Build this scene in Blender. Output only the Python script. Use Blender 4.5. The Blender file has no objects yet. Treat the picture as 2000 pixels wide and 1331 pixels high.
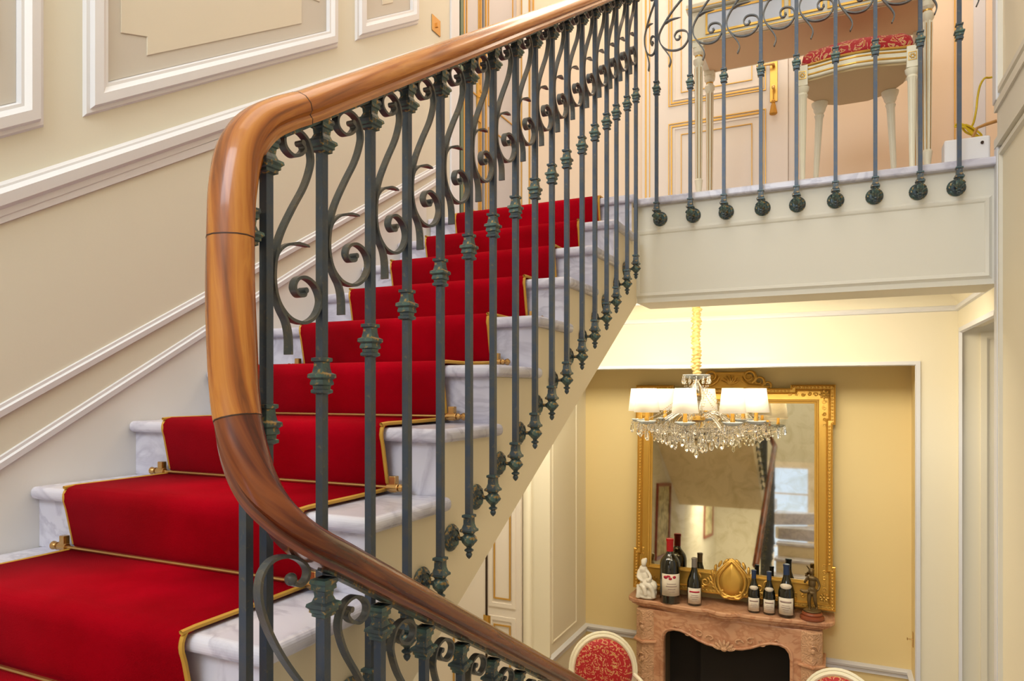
import bpy, bmesh, math, random
from mathutils import Vector, Matrix, noise
random.seed(7)
PI = math.pi
sc = bpy.context.scene
col = sc.collection

# ------------------------------------------------------------------ camera
TH = math.radians(25.04)
cam_d = bpy.data.cameras.new('camera'); cam = bpy.data.objects.new('camera', cam_d); col.objects.link(cam)
cam.location = (0, 0, 0); cam.rotation_euler = (PI/2, 0, TH)
cam_d.sensor_width = 36; cam_d.lens = 36*1352.6/2000; cam_d.shift_y = 99.1/2000; cam_d.clip_start = .02
sc.camera = cam
# ------------------------------------------------------------------ world, exposure, lights
w = bpy.data.worlds.new('world'); sc.world = w; w.use_nodes = True
w.node_tree.nodes['Background'].inputs[0].default_value = (1, .93, .84, 1)
w.node_tree.nodes['Background'].inputs[1].default_value = .35
sc.view_settings.view_transform = 'Standard'; sc.view_settings.look = 'None'
sc.view_settings.gamma = 1; sc.view_settings.use_curve_mapping = False
sc.view_settings.exposure = 0.10
try:
    sc.cycles.use_denoising = True; sc.cycles.max_bounces = 10; sc.cycles.transparent_max_bounces = 12
    sc.cycles.sample_clamp_indirect = 4.0
    sc.cycles.caustics_reflective = False; sc.cycles.caustics_refractive = False
except Exception: pass
def area(name, loc, rot, sx, sy, power, color):
    d = bpy.data.lights.new(name, 'AREA'); d.shape = 'RECTANGLE'; d.size = sx; d.size_y = sy
    d.energy = power; d.color = color
    o = bpy.data.objects.new(name, d); o.location = loc; o.rotation_euler = rot; col.objects.link(o); return o
area('window_daylight', (-.85, -2.70, 2.35), (math.radians(72), 0, 0), 2.2, 2.4, 135, (.80, .89, 1.0))
area('stair_hall_fill', (-.70, .9, 3.72), (0, 0, 0), 2.3, 3.2, 44, (1, .96, .91))  # unseen soft area light added under the ceiling to brighten the stair hall
area('upper_hall_fill', (-.75, 4.1, 3.70), (0, 0, 0), 2.4, .7, 33, (1, .84, .68))  # warm fill added out of view above the upper hall, no fitting modelled
area('lower_room_fill', (-.85, 4.0, .56), (math.radians(24), 0, 0), 2.4, .5, 44, (1, .90, .70))  # extra fill besides the chandelier, tilted to lift the niche wall
area('door_side_fill', (-2.6, 4.0, .60), (0, 0, 0), .8, .8, 14, (1, .93, .80))  # second unseen fill, added on the left to brighten the door wall
area('lower_hall_fill', (-1.45, -1.0, -1.02), (0, 0, 0), 1.0, 1.4, 34, (1, .92, .76))  # fill added to brighten the soffit and hall reflected in the mirror

# ------------------------------------------------------------------ helpers
def hx(h, k=1.0):
    h = h.lstrip('#'); v = [int(h[i:i+2], 16)/255 for i in (0, 2, 4)]
    return tuple(((c/12.92) if c <= .04045 else ((c+.055)/1.055)**2.4)*k for c in v) + (1,)
def mat(name, color, rough=.5, metal=0, spec=.5, bump=0, bscale=40, coat=0, emit=None, estr=0, trans=0, ior=1.45, sheen=0):
    m = bpy.data.materials.new(name); m.use_nodes = True
    nt = m.node_tree; b = nt.nodes['Principled BSDF']
    b.inputs['Base Color'].default_value = hx(color) if isinstance(color, str) else color
    b.inputs['Roughness'].default_value = rough; b.inputs['Metallic'].default_value = metal
    b.inputs['Specular IOR Level'].default_value = spec; b.inputs['Coat Weight'].default_value = coat
    b.inputs['Coat Roughness'].default_value = .08
    b.inputs['Transmission Weight'].default_value = trans; b.inputs['IOR'].default_value = ior
    b.inputs['Sheen Weight'].default_value = sheen
    if emit:
        b.inputs['Emission Color'].default_value = hx(emit); b.inputs['Emission Strength'].default_value = estr
    if bump:
        tc = nt.nodes.new('ShaderNodeTexCoord'); n = nt.nodes.new('ShaderNodeTexNoise'); n.inputs['Scale'].default_value = bscale
        n.inputs['Detail'].default_value = 6
        nt.links.new(tc.outputs['Object'], n.inputs['Vector'])
        bp = nt.nodes.new('ShaderNodeBump'); bp.inputs['Strength'].default_value = bump; bp.inputs['Distance'].default_value = .01
        nt.links.new(n.outputs['Fac'], bp.inputs['Height']); nt.links.new(bp.outputs['Normal'], b.inputs['Normal'])
    return m
def N(m, t): return m.node_tree.nodes.new(t)
def LK(m, a, b): m.node_tree.links.new(a, b)
def ramp(m, src, stops):
    r = N(m, 'ShaderNodeValToRGB'); e = r.color_ramp.elements
    e[0].position = stops[0][0]; e[0].color = stops[0][1]; e[1].position = stops[-1][0]; e[1].color = stops[-1][1]
    for p, c in stops[1:-1]:
        x = e.new(p); x.color = c
    LK(m, src, r.inputs['Fac']); return r.outputs['Color']
def noise_node(m, scale, detail=5, vec=None, dist=0, mscale=None, coord='Object'):
    tc = N(m, 'ShaderNodeTexCoord'); v = tc.outputs[coord]
    if mscale:
        mp = N(m, 'ShaderNodeMapping'); mp.inputs['Scale'].default_value = mscale; LK(m, v, mp.inputs['Vector']); v = mp.outputs['Vector']
    n = N(m, 'ShaderNodeTexNoise'); n.inputs['Scale'].default_value = scale; n.inputs['Detail'].default_value = detail
    n.inputs['Distortion'].default_value = dist; LK(m, v, n.inputs['Vector']); return n.outputs['Fac']
def BS(m): return m.node_tree.nodes['Principled BSDF']
def add_bump(m, src, st, dist=.01):
    bp = N(m, 'ShaderNodeBump'); bp.inputs['Strength'].default_value = st; bp.inputs['Distance'].default_value = dist
    LK(m, src, bp.inputs['Height']); LK(m, bp.outputs['Normal'], BS(m).inputs['Normal'])

WALL = mat('cream_wall_paint', '#D8D3C3', .65, bump=.03, bscale=120)
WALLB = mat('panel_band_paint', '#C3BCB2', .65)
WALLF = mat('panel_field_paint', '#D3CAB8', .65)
WHITE = mat('white_moulding_paint', '#DFDFE3', .45)
DADO = mat('pale_dado_paint', '#DDDAD6', .6)
STRG = mat('stringer_cream_paint', '#EEDFC0', .6)
BEAM = mat('beam_cream_paint', '#E2DDCF', .55)
LOWW = mat('lower_room_wall_paint', '#EEE5CD', .65, bump=.02, bscale=90)
NICHE = mat('niche_gold_cream_paint', '#F3DDA4', .65)
HALL = mat('hall_peach_paint', '#EFD9BE', .6)
HALLD = mat('hall_door_paint', '#EEE3D6', .45)
CEIL = mat('ceiling_paint', '#F3EBD9', .7)
GREYL = mat('grey_leaf_paint', '#C6C4C8', .35)
DARK = mat('dark_gap', '#3A2818', .8)
GOLD = mat('gilt', '#D9AC55', .32, .75)
GOLDL = mat('gilt_line', '#D9A955', .4, .5)
BRASS = mat('polished_brass', '#C9A066', .25, .9)
FRG = mat('gilded_wood', '#DFB055', .36, .6, bump=.25, bscale=60)
FRF = mat('gilded_flat', '#D8AA50', .34, .58, bump=.05, bscale=40)
TASS = mat('tassel_gold', '#C08A2E', .7)
def marble(name, base, vein, sc_=6, k=1):
    m = mat(name, base, .22, spec=.5)
    a = noise_node(m, sc_, 8, dist=1.8, mscale=(1, 1.3, 1.7))
    r = ramp(m, a, [(0, hx(base)), (.40, hx(base)), (.50, hx(vein)), (.56, hx(base)), (1, hx(base))])
    b = noise_node(m, sc_*.45, 5, dist=.6)
    r2 = ramp(m, b, [(.3, hx('#FFFFFF')), (.75, hx('#DAD8DF'))])
    mx = N(m, 'ShaderNodeMix'); mx.data_type = 'RGBA'; mx.blend_type = 'MULTIPLY'; mx.inputs[0].default_value = .8
    LK(m, r, mx.inputs[6]); LK(m, r2, mx.inputs[7]); LK(m, mx.outputs[2], BS(m).inputs['Base Color']); return m
MARB = marble('white_marble', '#E3E1EC', '#CBC8D6', 4)
PINK = marble('pink_marble', '#E0AC86', '#C98E68', 5)
BS(PINK).inputs['Roughness'].default_value = .35
PINKC = mat('carved_pink_marble', '#D9AB86', .45)
add_bump(PINKC, noise_node(PINKC, 26, 3, dist=2.2), .9, .02)
# red carpet
CARP = mat('red_carpet', '#B5000F', .95, spec=.08, sheen=.12)
BS(CARP).inputs['Sheen Tint'].default_value = hx('#FF3344')
LK(CARP, ramp(CARP, noise_node(CARP, 5, 4), [(.3, hx('#92000E')), (.7, hx('#AE0018'))]), BS(CARP).inputs['Base Color'])
add_bump(CARP, noise_node(CARP, 420, 3), .5, .004)
PIPE = mat('gold_piping', '#C99A3C', .55, .3)
# iron
def iron(name, base, pat, gold, gl=.56, w=.5):
    m = mat(name, base, .36, .35)
    g = N(m, 'ShaderNodeNewGeometry')
    n = noise_node(m, 28, 4)
    c1 = ramp(m, n, [(.42, hx(base)), (.72, hx(pat))])
    p = ramp(m, noise_node(m, 95, 3, dist=.5), [(gl, (0, 0, 0, 1)), (gl+.12, (w, w, w, 1))])
    mx = N(m, 'ShaderNodeMix'); mx.data_type = 'RGBA'; LK(m, p, mx.inputs[0]); LK(m, c1, mx.inputs[6]); mx.inputs[7].default_value = hx(gold)
    LK(m, mx.outputs[2], BS(m).inputs['Base Color']); add_bump(m, noise_node(m, 160, 2), .15, .003); return m
IRON = iron('wrought_iron', '#414B5A', '#4E5052', '#7F7454', .62, .35)
IRONC = iron('patinated_casting', '#414C53', '#54726A', '#B8914A', .55, .8)
IRONS = iron('scroll_iron', '#4B5054', '#625C54', '#84795A', .60, .4)
# woods (grain along the sweep, in UV)
def wood(name, c0, c1, c2):
    m = mat(name, c0, .27, coat=.35, spec=.45)
    n = noise_node(m, 3.0, 6, dist=.8, mscale=(1.1, 3.2, 1), coord='UV')
    LK(m, ramp(m, n, [(.28, hx(c2)), (.45, hx(c0)), (.62, hx(c1)), (.78, hx(c0))]), BS(m).inputs['Base Color'])
    return m
WOODU = wood('walnut_handrail', '#A0591F', '#BE7A32', '#643211')
WOODD = wood('dark_polished_handrail', '#5A220D', '#80401A', '#2E0E05')
def brocade(name):
    m = mat(name, '#B3202A', .6, sheen=.2)
    a = noise_node(m, 19, 2, dist=3.5)
    c1 = ramp(m, a, [(.50, hx('#B0141E')), (.545, hx('#B0141E')), (.57, hx('#E0B08A')), (.64, hx('#C8923F')), (.70, hx('#B0141E'))])
    LK(m, c1, BS(m).inputs['Base Color']); return m
BROC = brocade('red_gold_brocade')
CREAM = mat('cream_lacquer', '#F2EBD2', .4)
CREAMG = mat('cream_lacquer_gilt_edge', '#E6CF8E', .4, .2)
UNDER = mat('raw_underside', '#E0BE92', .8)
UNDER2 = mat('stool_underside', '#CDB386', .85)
PBLUE = mat('pale_blue_lacquer', '#D7DEEA', .35)
GLASSD = mat('dark_bottle_glass', '#10130E', .06, spec=.8, coat=.5)
REDCAP = mat('red_wax_capsule', '#B3141E', .35)
BLUECAP = mat('blue_capsule', '#26395E', .35)
GREYCAP = mat('grey_foil_capsule', '#8C8682', .35, .4)
LABEL = mat('paper_label', '#E6DAC8', .7)
LABELT = mat('label_print', '#A9938C', .7)
LABELR = mat('label_red_print', '#C2324A', .7)
PORC = mat('white_porcelain', '#F4EDE0', .3, bump=.2, bscale=60)
BRONZE = mat('bronze_statue', '#6E5A3A', .4, .6, bump=.3, bscale=80)
ROSSO = mat('red_marble_base', '#8C4A30', .25)
FBLACK = mat('firebox_black', '#1A130C', .8)  # plain black for the firebox interior
FSIDE = mat('firebox_side', '#5A4C38', .7)
MIRR = mat('mirror_glass', '#E4DCC2', .03, 1.0)
r_ = ramp(MIRR, noise_node(MIRR, 9, 8, dist=1), [(.3, hx('#D8CFB2')), (.55, hx('#EAE3CC'))]); LK(MIRR, r_, BS(MIRR).inputs['Base Color'])
CRYS = mat('crystal', '#FFFFFF', .02, trans=1, ior=1.5)
CRYB = mat('milky_glass_dish', '#E8F2FA', .12, trans=.55, ior=1.45)
SHADE = mat('lamp_shade_fabric', '#FFF6E4', .8, emit='#FFE9C4', estr=.30)
BULB = mat('bulb', '#FFE9C0', .4, emit='#FFE2AC', estr=18)
YEL = mat('yellow_cord', '#D9B81E', .5)
PLASW = mat('white_plastic', '#EDEAEA', .4)
PIC = mat('picture_print', '#C9B98C', .6)
LK(PIC, ramp(PIC, noise_node(PIC, 8, 5, dist=1), [(.35, hx('#7F7A55')), (.6, hx('#D9CFA6'))]), BS(PIC).inputs['Base Color'])
MAHO = mat('red_mahogany_frame', '#7E2A1A', .35)
SKYP = mat('daylit_pane', '#BFD4FF', .2, emit='#A9C4F2', estr=1.0)

class MB:
    def __init__(s): s.v = []; s.f = []; s.mi = []; s.uv = []
    def add(s, vs, fs, mi=0, uvs=None, fmi=None):
        b = len(s.v); s.v += [tuple(p) for p in vs]
        for i, f in enumerate(fs):
            s.f.append([b+j for j in f]); s.mi.append(fmi[i] if fmi else mi)
            s.uv.append(uvs[i] if uvs else None)
        return s
    def box(s, x0, x1, y0, y1, z0, z1, mi=0):
        v = [(x, y, z) for x in (x0, x1) for y in (y0, y1) for z in (z0, z1)]
        return s.add(v, [(0, 1, 3, 2), (4, 6, 7, 5), (0, 4, 5, 1), (2, 3, 7, 6), (0, 2, 6, 4), (1, 5, 7, 3)], mi)
    def prism(s, pts, axis, a, b, mi=0):
        # pts: 2-D outline; axis 0 -> (y,z), 1 -> (x,z), 2 -> (x,y)
        def P(p, t): return (t, p[0], p[1]) if axis == 0 else ((p[0], t, p[1]) if axis == 1 else (p[0], p[1], t))
        n = len(pts); v = [P(p, a) for p in pts] + [P(p, b) for p in pts]
        f = [tuple(range(n)), tuple(range(2*n-1, n-1, -1))] + [(i, (i+1) % n, n+(i+1) % n, n+i) for i in range(n)]
        return s.add(v, f, mi)
    def lathe(s, prof, c=(0, 0, 0), seg=20, axis='z', flutes=0, fd=.1, gidx=None, mi=0):
        vs = []; fs = []; fm = []
        for r, z in prof:
            for k in range(seg):
                a = 2*PI*k/seg; rr = r
                if flutes and k % 2: rr = r*(1-fd)
                x, y = rr*math.cos(a), rr*math.sin(a)
                p = (x, y, z) if axis == 'z' else ((z, x, y) if axis == 'x' else (x, z, y))
                vs.append((c[0]+p[0], c[1]+p[1], c[2]+p[2]))
        for i in range(len(prof)-1):
            for k in range(seg):
                a, b = i*seg+k, i*seg+(k+1) % seg
                fs.append((a, b, b+seg, a+seg)); fm.append(mi)
        fs.append(tuple(range(seg-1, -1, -1))); fm.append(mi)
        n = len(prof)-1; fs.append(tuple(n*seg+k for k in range(seg))); fm.append(mi)
        return s.add(vs, fs, fmi=fm)
    def sq(s, prof, c=(0, 0, 0), rot=0, mi=0):
        vs = []; fs = []
        for z, h in prof:
            for sx, sy in ((-1, -1), (1, -1), (1, 1), (-1, 1)):
                x, y = sx*h, sy*h
                vs.append((c[0]+x*math.cos(rot)-y*math.sin(rot), c[1]+x*math.sin(rot)+y*math.cos(rot), c[2]+z))
        for i in range(len(prof)-1):
            for k in range(4):
                a, b = i*4+k, i*4+(k+1) % 4; fs.append((a, b, b+4, a+4))
        fs.append((3, 2, 1, 0)); n = len(prof)-1; fs.append(tuple(n*4+k for k in range(4)))
        return s.add(vs, fs, mi)
    def tube(s, path, r, seg=8, mi=0, closed=False):
        path = [Vector(p) for p in path]; n = len(path); vs = []; fs = []
        up = Vector((0, 0, 1)); t0 = (path[1]-path[0]).normalized()
        if abs(t0.dot(up)) > .95: up = Vector((1, 0, 0))
        nrm = t0.cross(up).normalized()
        for i, p in enumerate(path):
            if closed: t = (path[(i+1) % n]-path[i-1]).normalized()
            else: t = (path[min(i+1, n-1)]-path[max(i-1, 0)]).normalized()
            nrm = (nrm-t*nrm.dot(t)).normalized(); bn = t.cross(nrm)
            rr = r[i] if isinstance(r, (list, tuple)) else r
            for k in range(seg):
                a = 2*PI*k/seg; vs.append(p+(nrm*math.cos(a)+bn*math.sin(a))*rr)
        for i in range(n if closed else n-1):
            for k in range(seg):
                a, b = i*seg+k, i*seg+(k+1) % seg; j = ((i+1) % n)*seg
                fs.append((a, b, j+(k+1) % seg, j+k))
        if not closed:
            fs.append(tuple(range(seg-1, -1, -1))); fs.append(tuple((n-1)*seg+k for k in range(seg)))
        return s.add(vs, fs, mi)
    def ribbon(s, path, normal, wd, th, mi=0):
        """flat bar bent in the plane with the given normal; th may be a list"""
        path = [Vector(p) for p in path]; n = len(path); normal = Vector(normal); vs = []; fs = []
        for i, p in enumerate(path):
            t = (path[min(i+1, n-1)]-path[max(i-1, 0)]).normalized(); side = normal.cross(t).normalized()
            h = (th[i] if isinstance(th, list) else th)/2; ww = (wd[i] if isinstance(wd, list) else wd)/2
            for a, b in ((-1, -1), (1, -1), (1, 1), (-1, 1)): vs.append(p+normal*ww*a+side*h*b)
        for i in range(n-1):
            for k in range(4):
                a, b = i*4+k, i*4+(k+1) % 4; fs.append((a, b, b+4, a+4))
        fs.append((3, 2, 1, 0)); fs.append(tuple((n-1)*4+k for k in range(4)))
        return s.add(vs, fs, mi)
    def ell(s, c, r, seg=12, rings=8, rotm=None, mi=0):
        vs = []; fs = []
        for i in range(rings+1):
            ph = PI*i/rings
            for k in range(seg):
                a = 2*PI*k/seg; p = Vector((r[0]*math.sin(ph)*math.cos(a), r[1]*math.sin(ph)*math.sin(a), r[2]*math.cos(ph)))
                if rotm: p = rotm @ p
                vs.append(p+Vector(c))
        for i in range(rings):
            for k in range(seg):
                a, b = i*seg+k, i*seg+(k+1) % seg; fs.append((a, a+seg, b+seg, b))
        return s.add(vs, fs, mi)
    def mould(s, path, normal, prof, closed=True, mi=0):
        """profile [(across, out)] mitred round a planar path"""
        path = [Vector(p) for p in path]; nn = Vector(normal).normalized(); n = len(path); vs = []; fs = []; m = len(prof)
        for i, p in enumerate(path):
            d1 = (path[(i+1) % n]-p).normalized() if (closed or i < n-1) else (p-path[i-1]).normalized()
            d0 = (p-path[i-1]).normalized() if (closed or i > 0) else d1
            s0, s1 = nn.cross(d0), nn.cross(d1); mt = (s0+s1)/max(.2, 1+s0.dot(s1))
            for a, o in prof: vs.append(p+mt*a+nn*o)
        for i in range(n if closed else n-1):
            for k in range(m-1):
                a = i*m+k; b = ((i+1) % n)*m+k; fs.append((a, a+1, b+1, b))
        if not closed:
            fs.append(tuple(range(m))); fs.append(tuple((n-1)*m+k for k in range(m-1, -1, -1)))
        return s.add(vs, fs, mi)
    def build(s, name, mats, parent=None, smooth=False, bevel=0, seg=2, angle=40):
        me = bpy.data.meshes.new(name); me.from_pydata(s.v, [], s.f)
        mats = mats if isinstance(mats, (list, tuple)) else [mats]
        for m in mats: me.materials.append(m)
        me.polygons.foreach_set('material_index', [min(i, len(mats)-1) for i in s.mi])
        if any(u for u in s.uv):
            ul = me.uv_layers.new(name='UVMap')
            for p, u in zip(me.polygons, s.uv):
                if u:
                    for li, q in zip(p.loop_indices, u): ul.data[li].uv = q
        bm = bmesh.new(); bm.from_mesh(me)
        bmesh.ops.recalc_face_normals(bm, faces=bm.faces)
        if bevel:
            ed = [e for e in bm.edges if e.is_manifold and e.calc_face_angle(0) > .6]
            bmesh.ops.bevel(bm, geom=ed, offset=bevel, segments=seg, affect='EDGES', profile=.5, clamp_overlap=True)
        bmesh.ops.recalc_face_normals(bm, faces=bm.faces)
        if smooth:
            for f in bm.faces: f.smooth = True
            for e in bm.edges:
                if e.is_manifold and e.calc_face_angle(0) > math.radians(angle): e.smooth = False
        bm.to_mesh(me); bm.free()
        o = bpy.data.objects.new(name, me); col.objects.link(o)
        if parent: o.parent = parent
        return o
def tag(o, label=None, cat=None, group=None, kind=None):
    if label: o['label'] = label
    if cat: o['category'] = cat
    if group: o['group'] = group
    if kind: o['kind'] = kind
    return o
def empty(name, loc=(0, 0, 0), rz=0, **k):
    o = bpy.data.objects.new(name, None); o.location = loc; o.rotation_euler = (0, 0, rz); o.empty_display_size = .05
    col.objects.link(o); return tag(o, **k)
def struct(o): o['kind'] = 'structure'; return o
def cat_rom(P, n=6):
    P = [Vector(p) for p in P]; out = []
    for i in range(len(P)-1):
        p0 = P[max(i-1, 0)]; p1 = P[i]; p2 = P[i+1]; p3 = P[min(i+2, len(P)-1)]
        for k in range(n):
            t = k/n; out.append(.5*((2*p1)+(-p0+p2)*t+(2*p0-5*p1+4*p2-p3)*t*t+(-p0+3*p1-3*p2+p3)*t**3))
    out.append(P[-1]); return out
def copy_tree(o, parent=None, loc=None, rz=None):
    c = o.copy(); col.objects.link(c)
    if parent: c.parent = parent
    if loc is not None: c.location = loc
    if rz is not None: c.rotation_euler = (0, 0, rz)
    for ch in list(o.children): copy_tree(ch, c)
    return c
def child_copy(o, parent, loc):
    c = o.copy(); col.objects.link(c); c.parent = parent; c.location = loc; return c

# ------------------------------------------------------------------ key dimensions
XW, XS, XB, XR = -2.07, -.91, -.855, .61        # left wall, stringer face, baluster plane, right wall
YF = lambda k: 1.195+.3025*(k-1)                 # nosing of step k
ZF = lambda k: -.270+.1743*(k-1)
ZL, YL, FLOOR, CE, CE2 = .965, 3.44, -2.71, 3.78, .62
YBACK, XLOW = -2.85, -3.2

# ------------------------------------------------------------------ shell
def wallbox(name, m, *b): return struct(MB().box(*b).build(name, m))
struct(MB().prism([(YBACK, FLOOR+.002), (3.30, FLOOR+.002), (3.30, .445), (3.62, .445), (3.62, CE), (YBACK, CE)], 0, XW-.12, XW).build('wall_left', WALL))
wallbox('wall_back', WALL, XW, XR, YBACK-.12, YBACK, FLOOR+.002, CE)
wallbox('wall_right', LOWW, XR, XR+.12, YBACK, YL, FLOOR+.002, CE)
wallbox('ceiling', CEIL, XLOW, 1.2, YBACK, 4.55, CE, CE+.1)
wallbox('floor', marble('floor_marble', '#E2D6BE', '#BFAE90', 4), XLOW, 1.6, YBACK, 5.9, FLOOR-.1, FLOOR)
# landing slab and beam
o = MB().prism([(XW, 3.3125), (XS+.02, 3.3125), (XS+.02, 3.405), (XR, 3.405), (XR, 3.46), (.75, 3.46), (.75, 4.545), (XW, 4.545)], 2, .930, ZL).build('floor_landing', MARB, bevel=.008, seg=2)
struct(o)
b = MB(); b.box(XS, XR, YL, 3.72, .445, .930)
beam = struct(b.build('wall_beam', BEAM))
b = MB(); b.mould([(-.895, YL, .585), (-.895, YL, .785), (.560, YL, .785), (.560, YL, .495), (-.895, YL, .495)][1:], (0, -1, 0), [(0, 0), (.006, .007), (.016, .010), (.022, .004), (.028, 0)])
t = b.build('trim_1', BEAM, smooth=True); struct(t)
wallbox('ceiling_lower', CEIL, XLOW, XR+.6, 3.72, 5.6, CE2, .930)
# hall (upper storey)
wallbox('wall_hall', HALL, -2.2, .9, 4.55, 4.67, ZL, CE)
wallbox('wall_hall_right', HALL, .745, .85, 3.46, 4.55, ZL, CE)
# right near wall skin above landing level: raised mouldings
b = MB()
for z in (1.015, 1.165): b.box(XR-.018, XR, 2.2, YL-.01, z-.018, z+.018)
b.box(XR-.010, XR, 2.2, YL-.03, 1.033, 1.147)
b.mould([(XR, 3.36, 1.24), (XR, 3.36, 3.2), (XR, 2.4, 3.2), (XR, 2.4, 1.24)], (-1, 0, 0), [(0, 0), (.008, .016), (.03, .016), (.038, 0)])
b.mould([(XR, 3.36, -2.2), (XR, 3.36, .95), (XR, 2.4, .95), (XR, 2.4, -2.2)], (-1, 0, 0), [(0, 0), (.008, .012), (.025, .012), (.032, 0)])
struct(b.build('trim_2', BEAM, smooth=True))
b = MB(); b.box(XR-.022, XR+.10, YL-.07, YL+.004, 1.18, CE); b.box(XR-.016, XR+.10, YL-.055, YL+.003, FLOOR, 1.0)
struct(b.build('trim_3', WHITE, bevel=.006))
# lower room
wallbox('wall_lower_left', LOWW, -2.02, -1.907, 4.70, 5.55, FLOOR+.002, CE2)
wallbox('wall_fireplace', NICHE, -1.907, .479, 5.55, 5.67, FLOOR+.002, CE2)
wallbox('wall_niche_right', NICHE, .479, .60, 5.101, 5.55, FLOOR+.002, CE2)
wallbox('wall_header', LOWW, -1.907, .479, 5.0, 5.10, .188, CE2)
wallbox('wall_pier', LOWW, .4791, .78, 5.0, 5.10, FLOOR+.002, CE2)
wallbox('wall_lower_right', LOWW, .68, .78, 4.87, 4.999, FLOOR+.002, CE2)
wallbox('wall_lower_right_near', LOWW, .68, .78, YL, 3.85, FLOOR+.002, CE2)
wallbox('wall_lower_right_head', LOWW, .68, .78, 3.85, 4.87, .378, CE2)
# header plane correction: pier stands flush with the header
b = MB(); b.box(.70, 1.6, 4.875, 4.99, FLOOR+.002, CE2); struct(b.build('wall_passage', LOWW))
b = MB(); b.mould([(.775, 4.875, FLOOR+.01), (.775, 4.875, .345), (1.5, 4.875, .345)], (0, -1, 0), [(0, 0), (.0, .018), (-.03, .018), (-.04, .006), (-.04, 0)], closed=False)
struct(b.build('trim_4', LOWW))
b = MB()
b.mould([(.479, 5.0, FLOOR+.01), (.479, 5.0, .188), (-1.907, 5.0, .188)], (0, -1, 0), [(0, 0), (0, .014), (.022, .016), (.028, 0)], closed=False)
for o_ in b.v: pass
b2 = MB()
struct(b.build('trim_5', WHITE, smooth=True))
b = MB(); b.mould([(.679, 4.87, FLOOR+.01), (.679, 4.87, .378), (.679, 3.85, .378)], (-1, 0, 0), [(0, 0), (0, .014), (-.026, .016), (-.032, 0)], closed=False)
struct(b.build('trim_6', WHITE, smooth=True))
# cornice and cove
b = MB(); pr = [(0, .492), (-.016, .496), (-.022, .510), (-.014, .524), (0, .528)]
b.prism([(5.0+a, z) for a, z in pr], 0, -1.907, .679); b.prism([(.679+a, z) for a, z in pr], 1, YL+.29, 5.0)
struct(b.build('trim_7', WHITE, smooth=True))
b = MB(); cv = [(5.0, .528)]+[(5.0-.17*(1-math.cos(a*PI/12)), .528+(CE2-.528)*math.sin(a*PI/12)) for a in range(1, 7)]+[(5.0, CE2)]
b.prism(cv, 0, -1.907, .679); b.prism([(.679+(p[0]-5), p[1]) for p in cv], 1, 3.73, 5.0)
struct(b.build('trim_8', LOWW, smooth=True))
b = MB(); b.box(-1.7, .45, 4.79, 4.825, CE2-.014, CE2); struct(b.build('trim_9', WHITE))
# chair rail of the lower room
rp = [(0, -.045), (.014, -.042), (.012, -.020), (.026, -.010), (.030, .006), (.018, .018), (0, .022)]
b = MB(); b.mould([(-2.6, 4.70, -1.975), (-1.907, 4.70, -1.975), (-1.907, 5.55, -1.975), (-1.40, 5.55, -1.975)], (0, 0, 1), [(-a, z) for a, z in rp], closed=False)
b.mould([(-.08, 5.55, -1.965), (.479, 5.55, -1.965), (.479, 5.02, -1.965)], (0, 0, 1), [(-a, z) for a, z in rp], closed=False)
struct(b.build('trim_10', WHITE, smooth=True))
b = MB(); b.box(-1.906, -1.899, 4.78, 5.50, -1.86, .1)
b.v = []; b.f = []; b.mi = []; b.uv = []
b.mould([(-1.907, 4.80, -1.86), (-1.907, 4.80, .40), (-1.907, 5.30, .40), (-1.907, 5.30, -1.86)], (1, 0, 0), [(0, 0), (.005, .008), (.012, .008), (.017, 0)])
b.box(-1.907, -1.890, 4.70, 4.722, -1.95, CE2)
struct(b.build('trim_11', LOWW))
# ------------------------------------------------------------------ left wall mouldings (they climb with the stair)
SL = .626
def slope_strip(name, y0, y1, prof, m, zf):
    b = MB(); b.mould([(XW, y0, zf(y0)), (XW, y1, zf(y1))], (1, 0, 0), prof, closed=False); return struct(b.build(name, m, smooth=True))
def zt(z0): return lambda y: z0+.633*(y-1.123)
# heavy chair rail
slope_strip('trim_12', -.2, 3.40, [(-.048, 0), (-.046, .014), (-.030, .016), (-.020, .030), (.008, .034), (.020, .018), (.026, .018), (.030, .008), (.034, 0)], WHITE, lambda y: .532+.622*(y-1.123))
slope_strip('trim_13', -.2, 3.42, [(-.012, 0), (-.010, .009), (.014, .012), (.020, .006), (.030, .006), (.034, 0)], WHITE, lambda y: .470+.605*(y-1.123))
slope_strip('trim_14', .2, 3.45, [(-.016, 0), (-.012, .012), (.004, .014), (.008, .007), (.016, .007), (.018, 0)], WHITE, lambda y: -.055+.583*(y-1.123))
slope_strip('trim_15', .2, 3.50, [(-.016, 0), (-.012, .012), (.004, .014), (.008, .007), (.016, .007), (.018, 0)], WHITE, lambda y: -.197+.612*(y-1.123))
zs = lambda y: -.215+.612*(y-1.123)
struct(MB().prism([(.25, zs(.25)), (3.30, zs(3.30)), (3.30, zs(3.3)-.6), (.25, zs(.25)-.9)], 0, XW-.001, XW+.0015).build('trim_33', DADO))
PP = [(0, 0), (.006, .010), (.016, .012), (.022, .026), (.048, .030), (.062, .018), (.070, .018), (.076, 0)]
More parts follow.
